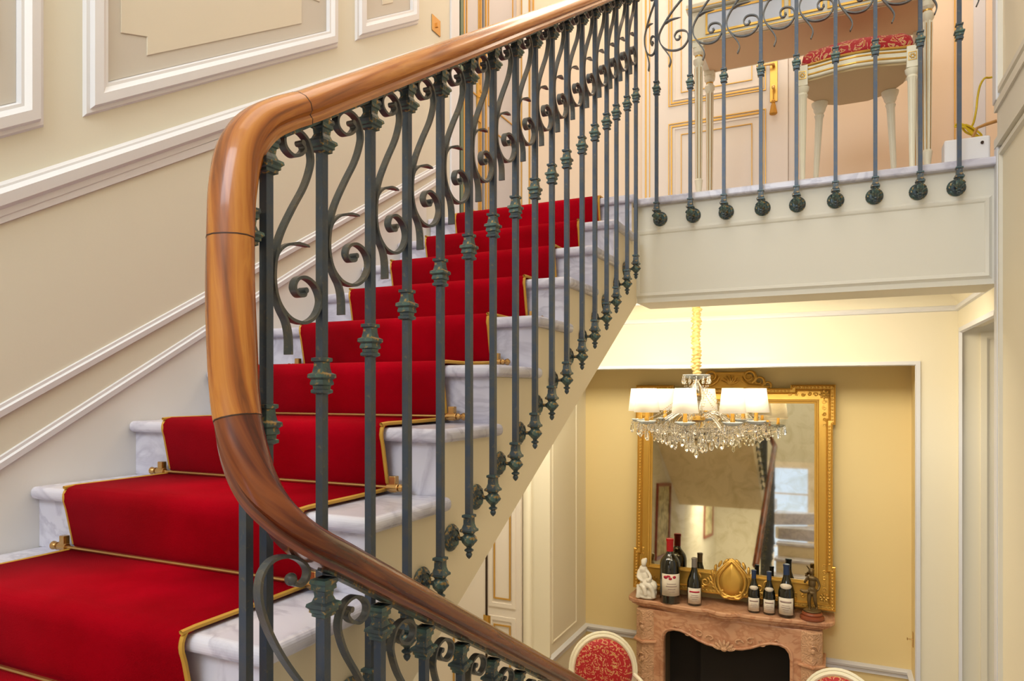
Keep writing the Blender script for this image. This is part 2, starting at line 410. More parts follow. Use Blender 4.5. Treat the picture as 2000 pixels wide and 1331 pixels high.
def panel(n, ya, yb, zb, zt_, notch=True):
    """raised frame moulding with a toned band and a notched inner field"""
    f = lambda y: zb+.627*(y-ya)
    P = [(XW, ya, f(ya)), (XW, ya, zt_), (XW, yb, zt_+.1), (XW, yb, f(yb))]
    b = MB(); b.mould(P, (1, 0, 0), [(-a, o) for a, o in PP])
    fr = b.build('trim_%d' % n, WHITE, smooth=True); struct(fr)
    a, e = ya+.076, yb-.076; g = lambda y: f(y)+.090
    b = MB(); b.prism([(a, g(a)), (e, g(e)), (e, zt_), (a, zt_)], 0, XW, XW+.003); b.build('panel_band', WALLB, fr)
    i = .045; c = .115
    if e-a > 3*c:
        q = [(a+i, g(a+i)+c+.03), (a+i+c*.8, g(a+i)+c+.06), (a+i+c*.8, g(a+i+c*.8)+.055), (e-i-c, g(e-i-c)+.055), (e-i-c, g(e-i-c)+c+.06), (e-i, g(e-i-c)+c+.09), (e-i, zt_-.05), (a+i, zt_-.05)]
    else:
        q = [(a+i, g(a+i)+.06), (e-i, g(e-i)+.06), (e-i, zt_-.05), (a+i, zt_-.05)]
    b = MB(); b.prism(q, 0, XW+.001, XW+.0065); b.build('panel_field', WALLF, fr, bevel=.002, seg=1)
panel(16, .30, 1.238, .763-.627*.938, 2.6)
panel(17, 1.352, 2.535, .832, 3.0)
panel(18, 2.666, 3.209, 1.665, 3.3)
# ------------------------------------------------------------------ upper staircase
st = empty('marble_staircase', (0, 0, 0), label='white marble stair flight with cream painted side rising to the landing', cat='staircase')
for k in range(-1, 8):
    y0, z1 = YF(k), ZF(k); y1 = YF(k+1)+.032
    b = MB(); x1 = -.885
    pts = [(XW+.002, y0), (x1, y0), (x1, y1+.012), (XW+.002, y1+.012)]
    b.prism(pts, 2, z1-.036, z1); b.build('tread', MARB, st, bevel=.0155, seg=5)
for k in range(-1, 9):
    y0 = YF(k)+.030; z0 = ZF(k-1); z1 = ZF(k)-.036 if k < 8 else .929
    MB().box(XW+.002, XS-.001, y0, y0+.02, z0, z1).build('riser', MARB, st)
nl = lambda y: ZF(1)+.5762*(y-YF(1))-.515
pts = []
ks = list(range(-1, 9))
for k in ks:
    y0 = YF(k)+.0505; pts += [(y0, ZF(k-1)-.0365), (y0, ZF(k)-.0365)]
top = pts+[(YL-.001, ZF(8)-.0365), (YL-.001, .446), (pts[0][0], nl(pts[0][0]))]
MB().prism(top, 0, XW+.002, XS-.0005).build('flight_body', STRG, st)
# side infill between riser planes and body so that the cream side is flush under each tread
for k in ks: MB().box(XS-.03, XS+.0005, YF(k)+.031, YF(k)+.0515, ZF(k-1)-.05, (ZF(k) if k < 8 else .967)-.037).build('side_edge', STRG, st)
# winders and lower flight
wd = empty('marble_winder_steps', label='white marble winder steps turning between the two stair flights', cat='staircase')
C0 = (-.81, .86)
W = [[(XW+.002, YF(-1)-.002), (XW+.002, -.45), (-1.2, -.45), (-.9, YF(-1)-.002)], [(-1.198, -.45), (-.81, -.45), (-.81, .58), (-.898, .58)], [(-.808, -.45), (.0, -.45), (-.76, .58), (-.808, .58)], [(.002, -.45), (XR-.002, -.45), (XR-.002, .78), (-.70, .78), (-.758, .582)]]
for i, q in enumerate(W):
    z = -.7923-.1743*i
    MB().prism(q, 2, z-.16, z).build('winder_tread', MARB, wd, bevel=.008)
lf = empty('lower_staircase', label='marble stair flight going down beside the cream stringer wall', cat='staircase')
zt0 = -.7923-.1743*3
for j in range(1, 8):
    z = zt0-.1743*j; y = .78+.3025*j
    MB().box(-.71, XR-.002, y-.3025, y+.025, z-.036, z).build('tread', MARB, lf, bevel=.01, seg=2)
    MB().box(-.69, XR-.002, y-.3025, y-.005, z-.22, z-.0365).build('riser', STRG, lf)
# ------------------------------------------------------------------ carpet runner
cr = empty('stair_carpet', label='red velvet carpet runner with gold piping down the marble stair', cat='carpet')
def cpath(x, off):
    P = [Vector((x, YF(-1)-.012-off, ZF(-1)-.12))]
    for k in range(-1, 8):
        y, z = YF(k), ZF(k)
        if k > -1: P += [Vector((x, y+.020-off, ZF(k-1)+.012+off)), Vector((x, y+.012-off, ZF(k-1)+.03))]
        P += [Vector((x, y-.008-off, z-.046)), Vector((x, y-.014-off, z-.026)), Vector((x, y-.014-off, z-.008)), Vector((x, y-.006-off, z+.005+off)), Vector((x, y+.012, z+.010+off))]
    y, z = YF(8), ZF(7)
    P += [Vector((x, y+.020-off, z+.012+off)), Vector((x, y+.012-off, z+.03)), Vector((x, y-.012-off, ZL-.03)), Vector((x, y-.010-off, ZL-.006)), Vector((x, y+.002, ZL+.008+off)), Vector((x, y+.12, ZL+.008+off))]
    return P
xa, xb = -1.882, -1.066
A = cpath(xa, 0); B = cpath(xb, 0); n = len(A)
b = MB(); b.add(A+B, [(i, i+1, n+i+1, n+i) for i in range(n-1)])
o = b.build('carpet_pile', CARP, cr, smooth=True, angle=80)
md = o.modifiers.new('thick', 'SOLIDIFY'); md.thickness = .009; md.offset = 0
for x in (xa, xb): MB().tube(cat_rom(cpath(x, .001), 2), .0055, 6).build('gold_piping', PIPE, cr, smooth=True)
ordn = ['lowest', 'second', 'third', 'fourth', 'fifth', 'sixth', 'seventh', 'eighth', 'ninth']
def make_rod():
    r = empty('stair_rod', cat='stair rod', group='brass stair rods across the red carpet')
    MB().tube([(-.455, 0, 0), (.455, 0, 0)], .0052, 8).build('rod', BRASS, r, smooth=True)
    for s_ in (-1, 1):
        b = MB(); b.box(min(s_*.425, s_*.445), max(s_*.425, s_*.445), -.006, .012, -.012, .030); b.tube([(s_*.418, 0, 0), (s_*.452, 0, 0)], .011, 10)
        b.build('bracket', BRASS, r, bevel=.002)
        b = MB(); b.lathe([(.004, 0), (.011, .003), (.007, .010), (.010, .015), (.012, .022), (.006, .029), (.001, .031)], (s_*.455, 0, 0), 12, 'x') if s_ > 0 else b.lathe([(.004, 0), (.011, -.003), (.007, -.010), (.010, -.015), (.012, -.022), (.006, -.029), (.001, -.031)], (s_*.455, 0, 0), 12, 'x')
        b.build('finial', BRASS, r, smooth=True)
    return r
rod = make_rod()
for i, k in enumerate(range(0, 9)):
    r = rod if i == 0 else copy_tree(rod)
    r.location = ((xa+xb)/2, YF(k)-.001, ZF(k-1)+.020)
    r['label'] = ('lowest brass stair rod, across the red carpet in the bottom corner' if i == 0 else
                  ('topmost brass stair rod, just below the landing edge' if i == 8 else '%s brass stair rod from the bottom of the red carpet' % ordn[i]))
# ------------------------------------------------------------------ balusters
HB = .0078
def capital_mb():
    return MB().sq([(0, .010), (-.002, .0155), (-.008, .0165), (-.012, .014), (-.014, .0145), (-.019, .0145), (-.021, .0115), (-.030, .0105), (-.038, .0135), (-.041, .0195), (-.046, .0205), (-.050, .0165), (-.055, .0165), (-.057, .0135), (-.062, .0135), (-.065, HB)])
def collar_mb():
    return MB().sq([(.034, HB), (.033, .0135), (.027, .0135), (.025, .0100), (.016, .0105), (.006, .0125), (.003, .0180), (-.003, .0185), (-.007, .0135), (-.012, .0150), (-.016, .0150), (-.018, .0115), (-.024, .0110), (-.026, .0140), (-.031, .0140), (-.034, HB)])
def knop_mb():
    b = MB(); b.sq([(.066, HB), (.064, .0135), (.058, .0140), (.056, .0105), (.040, .0110), (.030, .0140), (.026, .0180), (.021, .0180), (.018, .0120), (.014, .010)], mi=0)
    b.lathe([(.008, .018), (.013, .014), (.0185, .007), (.0185, -.007), (.013, -.014), (.008, -.018)], seg=8)
    for a in range(4):
        t = a*PI/2; r = Matrix.Rotation(t, 3, 'Z')
        v = [r @ Vector(p) for p in ((.0165, -.008, -.008), (.0165, .008, -.008), (.0165, .008, .008), (.0165, -.008, .008), (.0245, 0, 0))]
        b.add(v, [(0, 1, 4), (1, 2, 4), (2, 3, 4), (3, 0, 4), (3, 2, 1, 0)])
    b.lathe([(.008, -.018), (.006, -.022), (.012, -.026), (.012, -.029), (.006, -.033), (.0085, -.039), (.006, -.045), (.001, -.050)], seg=10)
    return b
def rosette_mb(L):
    """neck and flower disc reaching back to the stringer; disc lies in the x = -L plane"""
    b = MB(); b.lathe([(.006, -.014), (.005, -L*.55), (.009, -L*.62), (.006, -L*.7), (.010, -L+.012), (.020, -L+.012), (.022, -L+.015), (.027, -L+.012), (.034, -L+.007), (.036, -L+.003), (.034, -L)], seg=20, axis='x', flutes=0)
    for k in range(8):
        a = 2*PI*k/8; b.ell((-L+.010, .024*math.cos(a), .024*math.sin(a)), (.004, .007, .007), 6, 4)
    return b
def shaft_mesh(h, name='bar'): return MB().sq([(0, HB), (-h, HB)])
CAP0 = capital_mb().build('capital', IRONC, bevel=0, smooth=True, angle=25); COL0 = collar_mb().build('collar', IRONC, smooth=True, angle=25)
KNO0 = knop_mb().build('knop', IRONC, smooth=True, angle=30); ROS0 = rosette_mb(abs(XS-XB)).build('rosette', IRONC, smooth=True, angle=40)
ROS1 = rosette_mb(.08).build('rosette', IRONC, smooth=True, angle=40)
protos = [CAP0, COL0, KNO0, ROS0, ROS1]
def baluster(parent, x, y, zcap, zcol, zball, rose=None, rrot=0, knop=True):
    s_ = MB().sq([(0, HB), (-(zcap-zball), HB)]).build('baluster', IRON, parent); s_.location = (x, y, zcap)
    child_copy(CAP0, s_, (0, 0, 0)); child_copy(COL0, s_, (0, 0, zcol-zcap))
    if knop: child_copy(KNO0, s_, (0, 0, zball-zcap))
    if rose is not None:
        r = child_copy(rose, s_, (0, 0, zball-zcap)); r.rotation_euler = (0, 0, rrot)
    return s_
rl = empty('stair_railing', label='wrought iron balustrade with scrolls and walnut handrail beside the red carpet', cat='railing')
BY = [.868, 1.005, 1.151, 1.284, 1.426, 1.569, 1.707, 1.855, 2.001, 2.144, 2.285, 2.447, 2.599, 2.753, 2.893, 3.063, 3.214]
CZ = lambda y: .503+.632*(y-1.005) if y > 1.3 else .503+.60*(y-1.005)+.0
CAPZ = [.424, .501, .593, .678, .767, .856, .949, 1.049, 1.143, 1.236, 1.327, 1.430, 1.528, 1.625, 1.714, 1.815, 1.908]
COLZ = [-.055, .028, .103, .190, .283, .371, .456, .542, .635, .722, .814, .915, 1.013, 1.112, 1.201, 1.303, 1.398]
BALZ = [-.79, -.71, -.625, -.545, -.461, -.382, -.295, -.215, -.132, -.047, .039, .129, .216, .301, .385, .486, .580]
for y, a, c, z in zip(BY, CAPZ, COLZ, BALZ): baluster(rl, XB, y, a, c, z, ROS0)
baluster(rl, -.866, .835, .30, -.075, -1.10, ROS0, 0)
# scroll: (s, dz) with s from the lower baluster (0) to the upper one (1), dz below the cap line
def loc_pts(P): return [((y-.868)/.137, z-.427-.60*(y-.868)) for y, z in P]
SM = loc_pts([(.948, .441), (.955, .433), (.945, .420), (.926, .412), (.908, .420), (.905, .437), (.918, .452), (.940, .460), (.963, .451), (.974, .425), (.970, .400), (.955, .365), (.927, .320), (.900, .272), (.886, .232), (.882, .190), (.890, .157), (.908, .136), (.930, .126), (.958, .126), (.984, .142), (.997, .170), (.985, .195), (.960, .206), (.938, .200), (.930, .184), (.940, .172), (.954, .174), (.956, .183)])
SBR = loc_pts([(.884, .215), (.892, .236), (.908, .251), (.930, .260), (.950, .263), (.973, .264)])
STL = loc_pts([(.884, .170), (.896, .143), (.911, .122), (.918, .098), (.919, .066)])
# on the landing the scroll is seen square on
LM = [(.115, -.040), (.128, -.050), (.118, -.066), (.088, -.070), (.068, -.050), (.072, -.022), (.095, -.008), (.125, -.014), (.140, -.045), (.128, -.085), (.100, -.118), (.078, -.142), (.046, -.185), (.020, -.228), (.012, -.260), (.020, -.296), (.045, -.326), (.083, -.340), (.118, -.335), (.141, -.310), (.146, -.284), (.138, -.261), (.117, -.250), (.095, -.252), (.084, -.270), (.090, -.288), (.103, -.290), (.108, -.279)]
LBR = [(.013, -.250), (.022, -.222), (.040, -.200), (.068, -.188), (.113, -.186)]
LTL = [(.028, -.312), (.050, -.345), (.064, -.372), (.066, -.392), (.058, -.414)]
def scroll(parent, F_, nrm, P, PB, PT, boss=.0085, name='scroll'):
    b = MB(); m = cat_rom([F_(*p) for p in P], 5); n = len(m); wd_ = .0145
    b.ribbon(m, nrm, wd_, .0056)
    br = cat_rom([F_(*p) for p in PB], 5); nb = len(br)
    b.ribbon(br, nrm, [wd_*(.8 if i < nb*.5 else .8*max(.1, 1.9*math.sin(PI*(i/nb)))) if i < nb-1 else .001 for i in range(nb)], [.0045 if i < nb-2 else .002 for i in range(nb)])
    tl = cat_rom([F_(*p) for p in PT], 5); b.ribbon(tl, nrm, [wd_*(.95+.25*i/len(tl)) for i in range(len(tl))], .005)
    nv = Vector(nrm)
    for e in (m[0], m[-1]): b.tube([e-nv*.0085, e+nv*.0085], boss*.62, 10)
    return b.build(name, IRONS, parent, smooth=True, angle=35)
for i in range(len(BY)-1):
    y0, y1, z0, z1 = BY[i], BY[i+1], CAPZ[i]+.002, CAPZ[i+1]+.002
    scroll(rl, lambda s_, d: Vector((XB, y0+s_*(y1-y0), z0+s_*(z1-z0)+d)), (1, 0, 0), SM, SBR, STL)
# handrail, swept with a moulded profile
HP = [(-.034, -.006), (-.036, .006), (-.030, .018), (-.018, .026), (-.004, .0285), (.004, .0285), (.018, .026), (.030, .018), (.036, .006), (.034, -.006), (.026, -.012), (.029, -.019), (.025, -.027), (.012, -.028), (-.012, -.028), (-.025, -.027), (-.029, -.019), (-.026, -.012)]
def handrail(parent, name, pts, sides, m, s0=0, scale=1.0):
    """pts: centre line, sides: horizontal outward vectors"""
    b = MB(); n = len(pts); vs = []; q = len(HP); L = [s0]
    for i in range(1, n): L.append(L[-1]+(pts[i]-pts[i-1]).length)
    for i, p in enumerate(pts):
        t = (pts[min(i+1, n-1)]-pts[max(i-1, 0)]).normalized(); sd = sides[i]; sd = (sd-t*sd.dot(t)).normalized()
        up = t.cross(sd)
        if up.dot(UPREF[0]) < 0 and i == 0: up = -up
        if i and up.dot(lastup) < 0: up = -up
        lastup = up
        for a, c in HP: vs.append(p+(sd*a+up*c)*scale)
    fs = []; uv = []
    for i in range(n-1):
        for k in range(q):
            a, c = i*q+k, i*q+(k+1) % q; fs.append((a, c, c+q, a+q))
            uv.append([(L[i], k/q), (L[i], (k+1)/q), (L[i+1], (k+1)/q), (L[i+1], k/q)])
    fs.append(tuple(range(q-1, -1, -1))); uv.append([(L[0], k/q) for k in range(q)])
    fs.append(tuple((n-1)*q+k for k in range(q))); uv.append([(L[-1], k/q) for k in range(q)])
    b.add(vs, fs, uvs=uv); return b.build(name, m, parent, smooth=True, angle=38), L[-1]
UPREF = [Vector((0, 0, 1))]
key = []   # (point, outward angle of side vector)
def RZ(y): return .497+.6325*(y-.953)+.004
for y in (3.36, 3.0, 2.6, 2.2, 1.8, 1.4, 1.15, 1.0): key.append((Vector((XB, y, RZ(y))), 180))
up_pts = list(key)
key2 = [((-.857, .96, .505), 180), ((-.860, .90, .470), 180), ((-.864, .855, .436), 182), ((-.866, .822, .388), 188), ((-.864, .806, .320), 197), ((-.860, .799, .240), 207), ((-.854, .793, .150), 218), ((-.846, .788, .070), 228)]
key3 = [((-.838, .784, -.000), 238), ((-.826, .781, -.050), 250), ((-.808, .780, -.100), 268), ((-.788, .787, -.148), 290), ((-.768, .806, -.190), 320), ((-.757, .838, -.225), 345), ((-.755, .875, -.250), 357), ((-.755, .93, -.280), 360)]
LR = lambda y: -.280-.567*(y-.93)
key4 = [((-.755, y, LR(y)), 360) for y in (1.05, 1.3, 1.6, 1.9, 2.3, 2.8, 3.2)]
allk = [(p, a) for p, a in key]+[(Vector(p), a) for p, a in key2]+[(Vector(p), a) for p, a in key3]+[(Vector(p), a) for p, a in key4]
PT = cat_rom([p for p, a in allk], 6); AN = cat_rom([Vector((a, 0, 0)) for p, a in allk], 6)
SD = [Vector((math.cos(math.radians(a.x)), math.sin(math.radians(a.x)), 0)) for a in AN]
i1 = (len(key)-1+1)*6+2; i2 = (len(key)+len(key2)-3)*6; i3 = (len(key)+len(key2)+2)*6
hr, l1 = handrail(rl, 'handrail', PT[:i1+1], SD[:i1+1], WOODU)
hr2, l2 = handrail(rl, 'handrail', PT[i1:i2+1], SD[i1:i2+1], WOODU, l1, 1.03)
tt = (PT[i2+1]-PT[i2]).normalized(); UPREF[0] = Vector((0, 0, 1)).cross(tt)
def upv(i):
    t = (PT[i+1]-PT[i-1]).normalized(); sd = SD[i]; sd = (sd-t*sd.dot(t)).normalized(); return t.cross(sd)
def chain_up(i):
    u = upv(1); u = -u if u.z < 0 else u
    for j in range(2, i+1):
        w_ = upv(j); u = -w_ if w_.dot(u) < 0 else w_
    return u
UPREF[0] = chain_up(i1); 
i4 = (len(key)+len(key2)+0)*6+5
UPREF[0] = chain_up(i2); hr3, l3 = handrail(rl, 'handrail', PT[i2:i4+1], SD[i2:i4+1], WOODU, l2, 1.02)
UPREF[0] = chain_up(i4)
lrl = empty('lower_stair_railing', label='wrought iron balustrade with dark polished handrail descending to the right', cat='railing')
hr4, l4 = handrail(lrl, 'handrail', PT[i4:], SD[i4:], WOODD, l3, 1.0)
hr4['label'] = 'dark reddish polished handrail'
JOINT = mat('joint_line', '#3A1E0C', .6)
for ii, hh in ((i1, hr), (i2, hr2), (i4, hr3)):
    UPREF[0] = chain_up(ii); handrail(hh, 'joint_line', [PT[ii]-(PT[ii+1]-PT[ii]).normalized()*.0011, PT[ii]+(PT[ii+1]-PT[ii]).normalized()*.0011], [SD[ii], SD[ii]], JOINT, 0, 1.032 if ii != i4 else 1.022)
# flat iron core under the wood
b = MB(); b.ribbon([Vector((XB, y, RZ(y)-.0335)) for y in (3.36, .90)], (1, 0, 0), .022, .008); b.build('rail_bar', IRONC, rl)
b = MB(); b.ribbon([Vector((-.755, y, LR(y)-.032)) for y in (.89, 3.2)], (1, 0, 0), .022, .008); b.build('rail_bar', IRONC, lrl)
# lower balusters
LYS = [.892, 1.045, 1.195, 1.345, 1.499, 1.655, 1.81, 1.965, 2.12, 2.275, 2.43, 2.585]
LCZ = lambda y: -.303-.5685*(y-.892)
for y in LYS: baluster(lrl, -.755, y, LCZ(y), LCZ(y)-.475, LCZ(y)-1.22, None)
for i in range(len(LYS)-1):
    ya, yb = LYS[i], LYS[i+1]; za, zb = LCZ(ya), LCZ(yb)
    scroll(lrl, lambda s_, d: Vector((-.755, yb+s_*(ya-yb), zb+s_*(za-zb)+d)), (1, 0, 0), SM, SBR, STL)
# the wide scroll under the turn of the handrail
G = [(.836, -.352), (.842, -.346), (.846, -.335), (.842, -.318), (.825, -.300), (.800, -.292), (.772, -.296), (.748, -.312), (.733, -.345), (.730, -.385), (.742, -.430), (.762, -.480), (.790, -.530), (.815, -.575), (.840, -.62)]
def bp(u, v, x):
    a = (u-1000)/1352.6; r = (math.cos(TH)*a-math.sin(TH), math.sin(TH)*a+math.cos(TH), (764.6-v)/1352.6); t_ = x/r[0]
    return Vector((x, r[1]*t_, r[2]*t_))
b = MB(); P = cat_rom([bp(u, v, -.765) for u, v in ((568, 1132), (572, 1141), (584, 1143), (596, 1131), (598, 1112), (585, 1095), (560, 1087), (533, 1093), (514, 1113), (505, 1142), (506, 1178), (519, 1222), (541, 1268), (568, 1310), (600, 1350), (640, 1390))], 5)
b.ribbon(P, (1, 0, 0), .014, .0056); b.ell(P[0], (.010, .010, .010)); b.build('scroll', IRONS, lrl, smooth=True, angle=40)
# landing balustrade
ld = empty('landing_railing', label='wrought iron landing balustrade with open scrolls bolted to the cream beam', cat='railing')
LXS = [-.791, -.629, -.474, -.310, -.159, 0, .155, .322, .461]
for x in LXS: baluster(ld, x, 3.36, 1.985, 1.478, .858, ROS1, -PI/2)
for i, x in enumerate(LXS):
    x1 = LXS[i+1] if i < len(LXS)-1 else XR+.01
    sp = (x1-x)/.155
    scroll(ld, lambda a, d: Vector((x+a*sp, 3.36, 1.985+d)), (0, 1, 0), LM, LBR, LTL)
scroll(ld, lambda a, d: Vector((-.855+a*.42, 3.36, 1.985+d)), (0, 1, 0), LM, LBR, LTL)
UPREF[0] = Vector((0, 0, 1))
P = [Vector((XB, 3.36, RZ(3.36)))]+[Vector((x, 3.36, 2.02)) for x in (-.80, -.6, 0, .6)]
handrail(ld, 'handrail', P, [Vector((0, -1, 0))]*len(P), WOODU)
for p in protos: bpy.data.objects.remove(p)

# ------------------------------------------------------------------ lower room: door wall, doors, passage to daylight
def gilt_frame(parent, x0, x1, z0, z1, y, normal='y', w_=.012, name='gilt_moulding', m=None):
    b = MB()
    if normal == 'y': P = [(x0, y, z0), (x1, y, z0), (x1, y, z1), (x0, y, z1)]; nn = (0, -1, 0)
    else: P = [(y, x0, z0), (y, x1, z0), (y, x1, z1), (y, x0, z1)]; nn = (1, 0, 0)
    b.mould(P, nn, [(-w_/2, 0), (-w_/2, .006), (w_/2, .006), (w_/2, 0)])
    return b.build(name, m or GOLDL, parent)
wallbox('wall_lower_door', LOWW, XLOW, -2.021, 4.70, 4.80, FLOOR+.002, CE2)
wallbox('wall_lower_far_left', LOWW, XLOW-.1, XLOW, YBACK, 4.80, FLOOR+.002, CE2)
d1 = struct(MB().box(-3.15, -2.105, 4.655, 4.698, FLOOR+.004, -.3).build('door_1', HALLD))
for a, c in ((-3.1, -2.62), (-2.37, -2.14)):
    gilt_frame(d1, a+.05, c-.05, -1.55, -.45, 4.655); gilt_frame(d1, a+.02, c-.02, -1.60, -.40, 4.655, m=HALLD, w_=.03)
    gilt_frame(d1, a+.05, c-.05, -2.55, -1.75, 4.655); gilt_frame(d1, a+.02, c-.02, -2.6, -1.70, 4.655, m=HALLD, w_=.03)
MB().box(-2.394, -2.378, 4.650, 4.656, FLOOR+.01, -.32).build('leaf_gap', DARK, d1)
MB().tube([(-2.378, 4.645, -1.80), (-2.378, 4.645, -1.69)], .012, 10).box(-2.41, -2.35, 4.648, 4.655, -1.80, -1.69).build('hinge', GOLD, d1)
b = MB(); b.mould([(-2.095, 4.70, FLOOR+.01), (-2.095, 4.70, -.28), (-3.19, 4.70, -.28)], (0, -1, 0), [(.0, 0), (.0, .02), (-.02, .024), (-.05, .018), (-.062, .008), (-.062, 0)], closed=False)
struct(b.build('trim_20', LOWW, smooth=True))
# glazed garden door at the back of the lower hall, seen in the mirror
d2 = struct(MB().box(-1.16, -.32, YBACK+.001, YBACK+.03, FLOOR+.01, -.35).build('door_2', HALLD))
for i in range(4): MB().box(-1.02, -.46, YBACK+.031, YBACK+.036, FLOOR+.35+.48*i, FLOOR+.35+.48*i+.45).build('pane', SKYP, d2)
for i, (y, z0, z1, wd_) in enumerate([(1.75, -1.75, -.80, .75), (-1.9, -1.75, -.95, .9)]):
    p = empty('framed_picture', (XW, y, z0), label=['red framed picture on the lower hall wall nearest the fireplace mirror', 'gilt and red framed picture at the far end of the lower hall wall'][i], cat='picture', group='pictures on the lower hall wall')
    MB().box(.002, .012, -wd_/2, wd_/2, 0, z1-z0).build('print', PIC, p)
    b = MB(); b.mould([(.002, -wd_/2, 0), (.002, wd_/2, 0), (.002, wd_/2, z1-z0), (.002, -wd_/2, z1-z0)], (1, 0, 0), [(-.01, 0), (-.01, .03), (.03, .025), (.03, 0)]); b.build('frame', MAHO, p)
# ------------------------------------------------------------------ fireplace
fp = empty('fireplace', (-.742, 5.549, FLOOR), label='carved pink marble fireplace under the gilt mirror', cat='fireplace')
def plan(k, ex=0):
    R_ = [(0, -.352), (.045, -.345), (.085, -.325), (.11, -.305), (.13, -.315), (.20, -.325), (.32, -.318), (.44, -.300), (.54, -.285), (.62, -.285), (.685, -.275), (.722, -.245), (.738, -.205), (.74, -.15), (.735, 0)]
    R_ = [(x-(k if x > .6 else k*x*.6), min(0, y+k)) for x, y in R_]
    return R_+[(-x, y) for x, y in reversed(R_[1:])][:] if False else [(-x, y) for x, y in reversed(R_)]+R_[1:]
b = MB(); b.prism(plan(0), 2, 1.070, 1.100); b.build('mantel_shelf', PINK, fp, bevel=.008, seg=3)
b = MB(); b.prism(plan(.018), 2, 1.050, 1.0695); b.build('shelf_moulding', PINK, fp, bevel=.006, seg=2)
b = MB(); b.prism(plan(.045), 2, 1.028, 1.0495); b.build('shelf_moulding', PINK, fp, bevel=.006, seg=2)
arch = [(-.448, 0), (-.448, .800), (-.440, .845), (-.415, .878), (-.37, .892), (-.31, .890), (-.25, .872), (-.18, .838), (-.12, .818), (-.06, .812), (0, .800), (.06, .812), (.12, .818), (.18, .838), (.25, .872), (.31, .890), (.37, .892), (.415, .878), (.440, .845), (.448, .800), (.448, 0)]
b = MB(); b.prism([(-.56, 0)]+arch+[(.56, 0), (.56, 1.03), (-.56, 1.03)], 1, -.272, -.20); b.build('frieze', PINK, fp, bevel=.006, seg=2)
b = MB(); b.tube([(x*1.035, -.276, z+.014) for x, z in arch], .010, 6); b.build('arch_bead', PINK, fp, smooth=True)
for s_ in (-1, 1):
    b = MB(); b.prism([(s_*.52, -.275), (s_*.60, -.315), (s_*.66, -.265), (s_*.66, -.005), (s_*.52, -.005)], 2, .02, 1.027); b.build('pilaster', PINKC, fp, bevel=.008)
    for za, zb in ((.78, .80), (0, .06)): MB().prism([(s_*.50, -.285), (s_*.60, -.335), (s_*.68, -.275), (s_*.68, -.005), (s_*.50, -.005)], 2, za, zb).build('pilaster_band', PINK, fp, bevel=.006)
    b = MB()
    for cz, rr in ((.90, .05), (.66, .055), (.48, .05), (.30, .045)):
        b.tube([(s_*.60+(rr-.004*t)*math.cos(t*.45)*s_*.7, -.322+.03*abs(math.cos(t*.45)), cz+(rr-.004*t)*math.sin(t*.45)) for t in range(0, 12)], .007, 5)
        b.ell((s_*.60, -.318, cz), (.016, .010, .02), 8, 5)
    b.build('leaf_carving', PINKC, fp, smooth=True)
    b = MB()
    for q in range(4):
        cx = s_*(.10+.085*q); b.tube([(cx+(.036-.0028*t)*math.cos(t*.5+q)*s_, -.276, .905+.02*math.cos(q*2)-(.05 if q == 0 else 0)+(.030-.0024*t)*math.sin(t*.5+q)) for t in range(12)], .006, 5)
    b.build('frieze_scroll', PINKC, fp, smooth=True)
b = MB()
for q in range(7):
    a = (q-3)*.42; b.ell((.055*math.sin(a), -.282, .845+.045*math.cos(a)-.04), (.013, .012, .034), 8, 6, Matrix.Rotation(a, 3, 'Y'))
b.ell((0, -.288, .815), (.024, .014, .018), 8, 6); b.build('shell_carving', PINKC, fp, smooth=True)
MB().box(-.47, .47, -.03, -.004, 0, .95).build('firebox_back', FBLACK, fp)
for s_ in (-1, 1): MB().box(min(s_*.449, s_*.47), max(s_*.449, s_*.47), -.199, -.031, 0, .95).build('firebox_side', FSIDE, fp)
MB().box(-.44, .44, -.19, -.031, .93, .95).build('firebox_top', FBLACK, fp)
MB().box(-.20, .44, -.10, -.035, .01, .92).build('firebox_screen', FBLACK, fp)
# ------------------------------------------------------------------ mirror
mr = empty('gilt_mirror', (-.730, 5.447, -1.552), label='large antique mirror in an eared gilt frame above the mantel', cat='mirror')
mr.rotation_euler = (math.radians(-3.3), 0, 0); mr.scale = (1.022, 1, 1)
OUT = [(-.715, -.012), (-.42, -.012), (-.42, .012), (.42, .012), (.42, -.012), (.715, -.012), (.715, .30), (.697, .30), (.697, 1.31), (.715, 1.31), (.715, 1.60), (.42, 1.60), (.42, 1.575), (-.42, 1.575), (-.42, 1.60), (-.715, 1.60), (-.715, 1.31), (-.697, 1.31), (-.697, .30), (-.715, .30)]
MB().prism(OUT, 1, -.022, 0).build('frame', FRF, mr)
P3 = [(x, -.022, z) for x, z in OUT]
MB().mould(P3, (0, -1, 0), [(0, 0), (0, .018), (.007, .022), (.012, .014), (.030, .012), (.034, .018), (.040, .010), (.046, 0)]).build('outer_rim', FRF, mr, smooth=True, angle=30)
GX, GZ0, GZ1 = .578, .185, 1.462
MB().box(-GX-.01, GX+.01, -.0245, -.0225, GZ0-.01, GZ1+.01).build('mirror_glass', MIRR, mr)
inn = [(-GX, -.0225, GZ0), (GX, -.0225, GZ0), (GX, -.0225, GZ1), (-GX, -.0225, GZ1)]
MB().mould(inn, (0, -1, 0), [(0, 0), (0, .008), (-.012, .010), (-.016, .018), (-.026, .020), (-.030, .012), (-.05, .006), (-.075, .002), (-.085, 0)]).build('inner_rim', FRF, mr, smooth=True, angle=30)
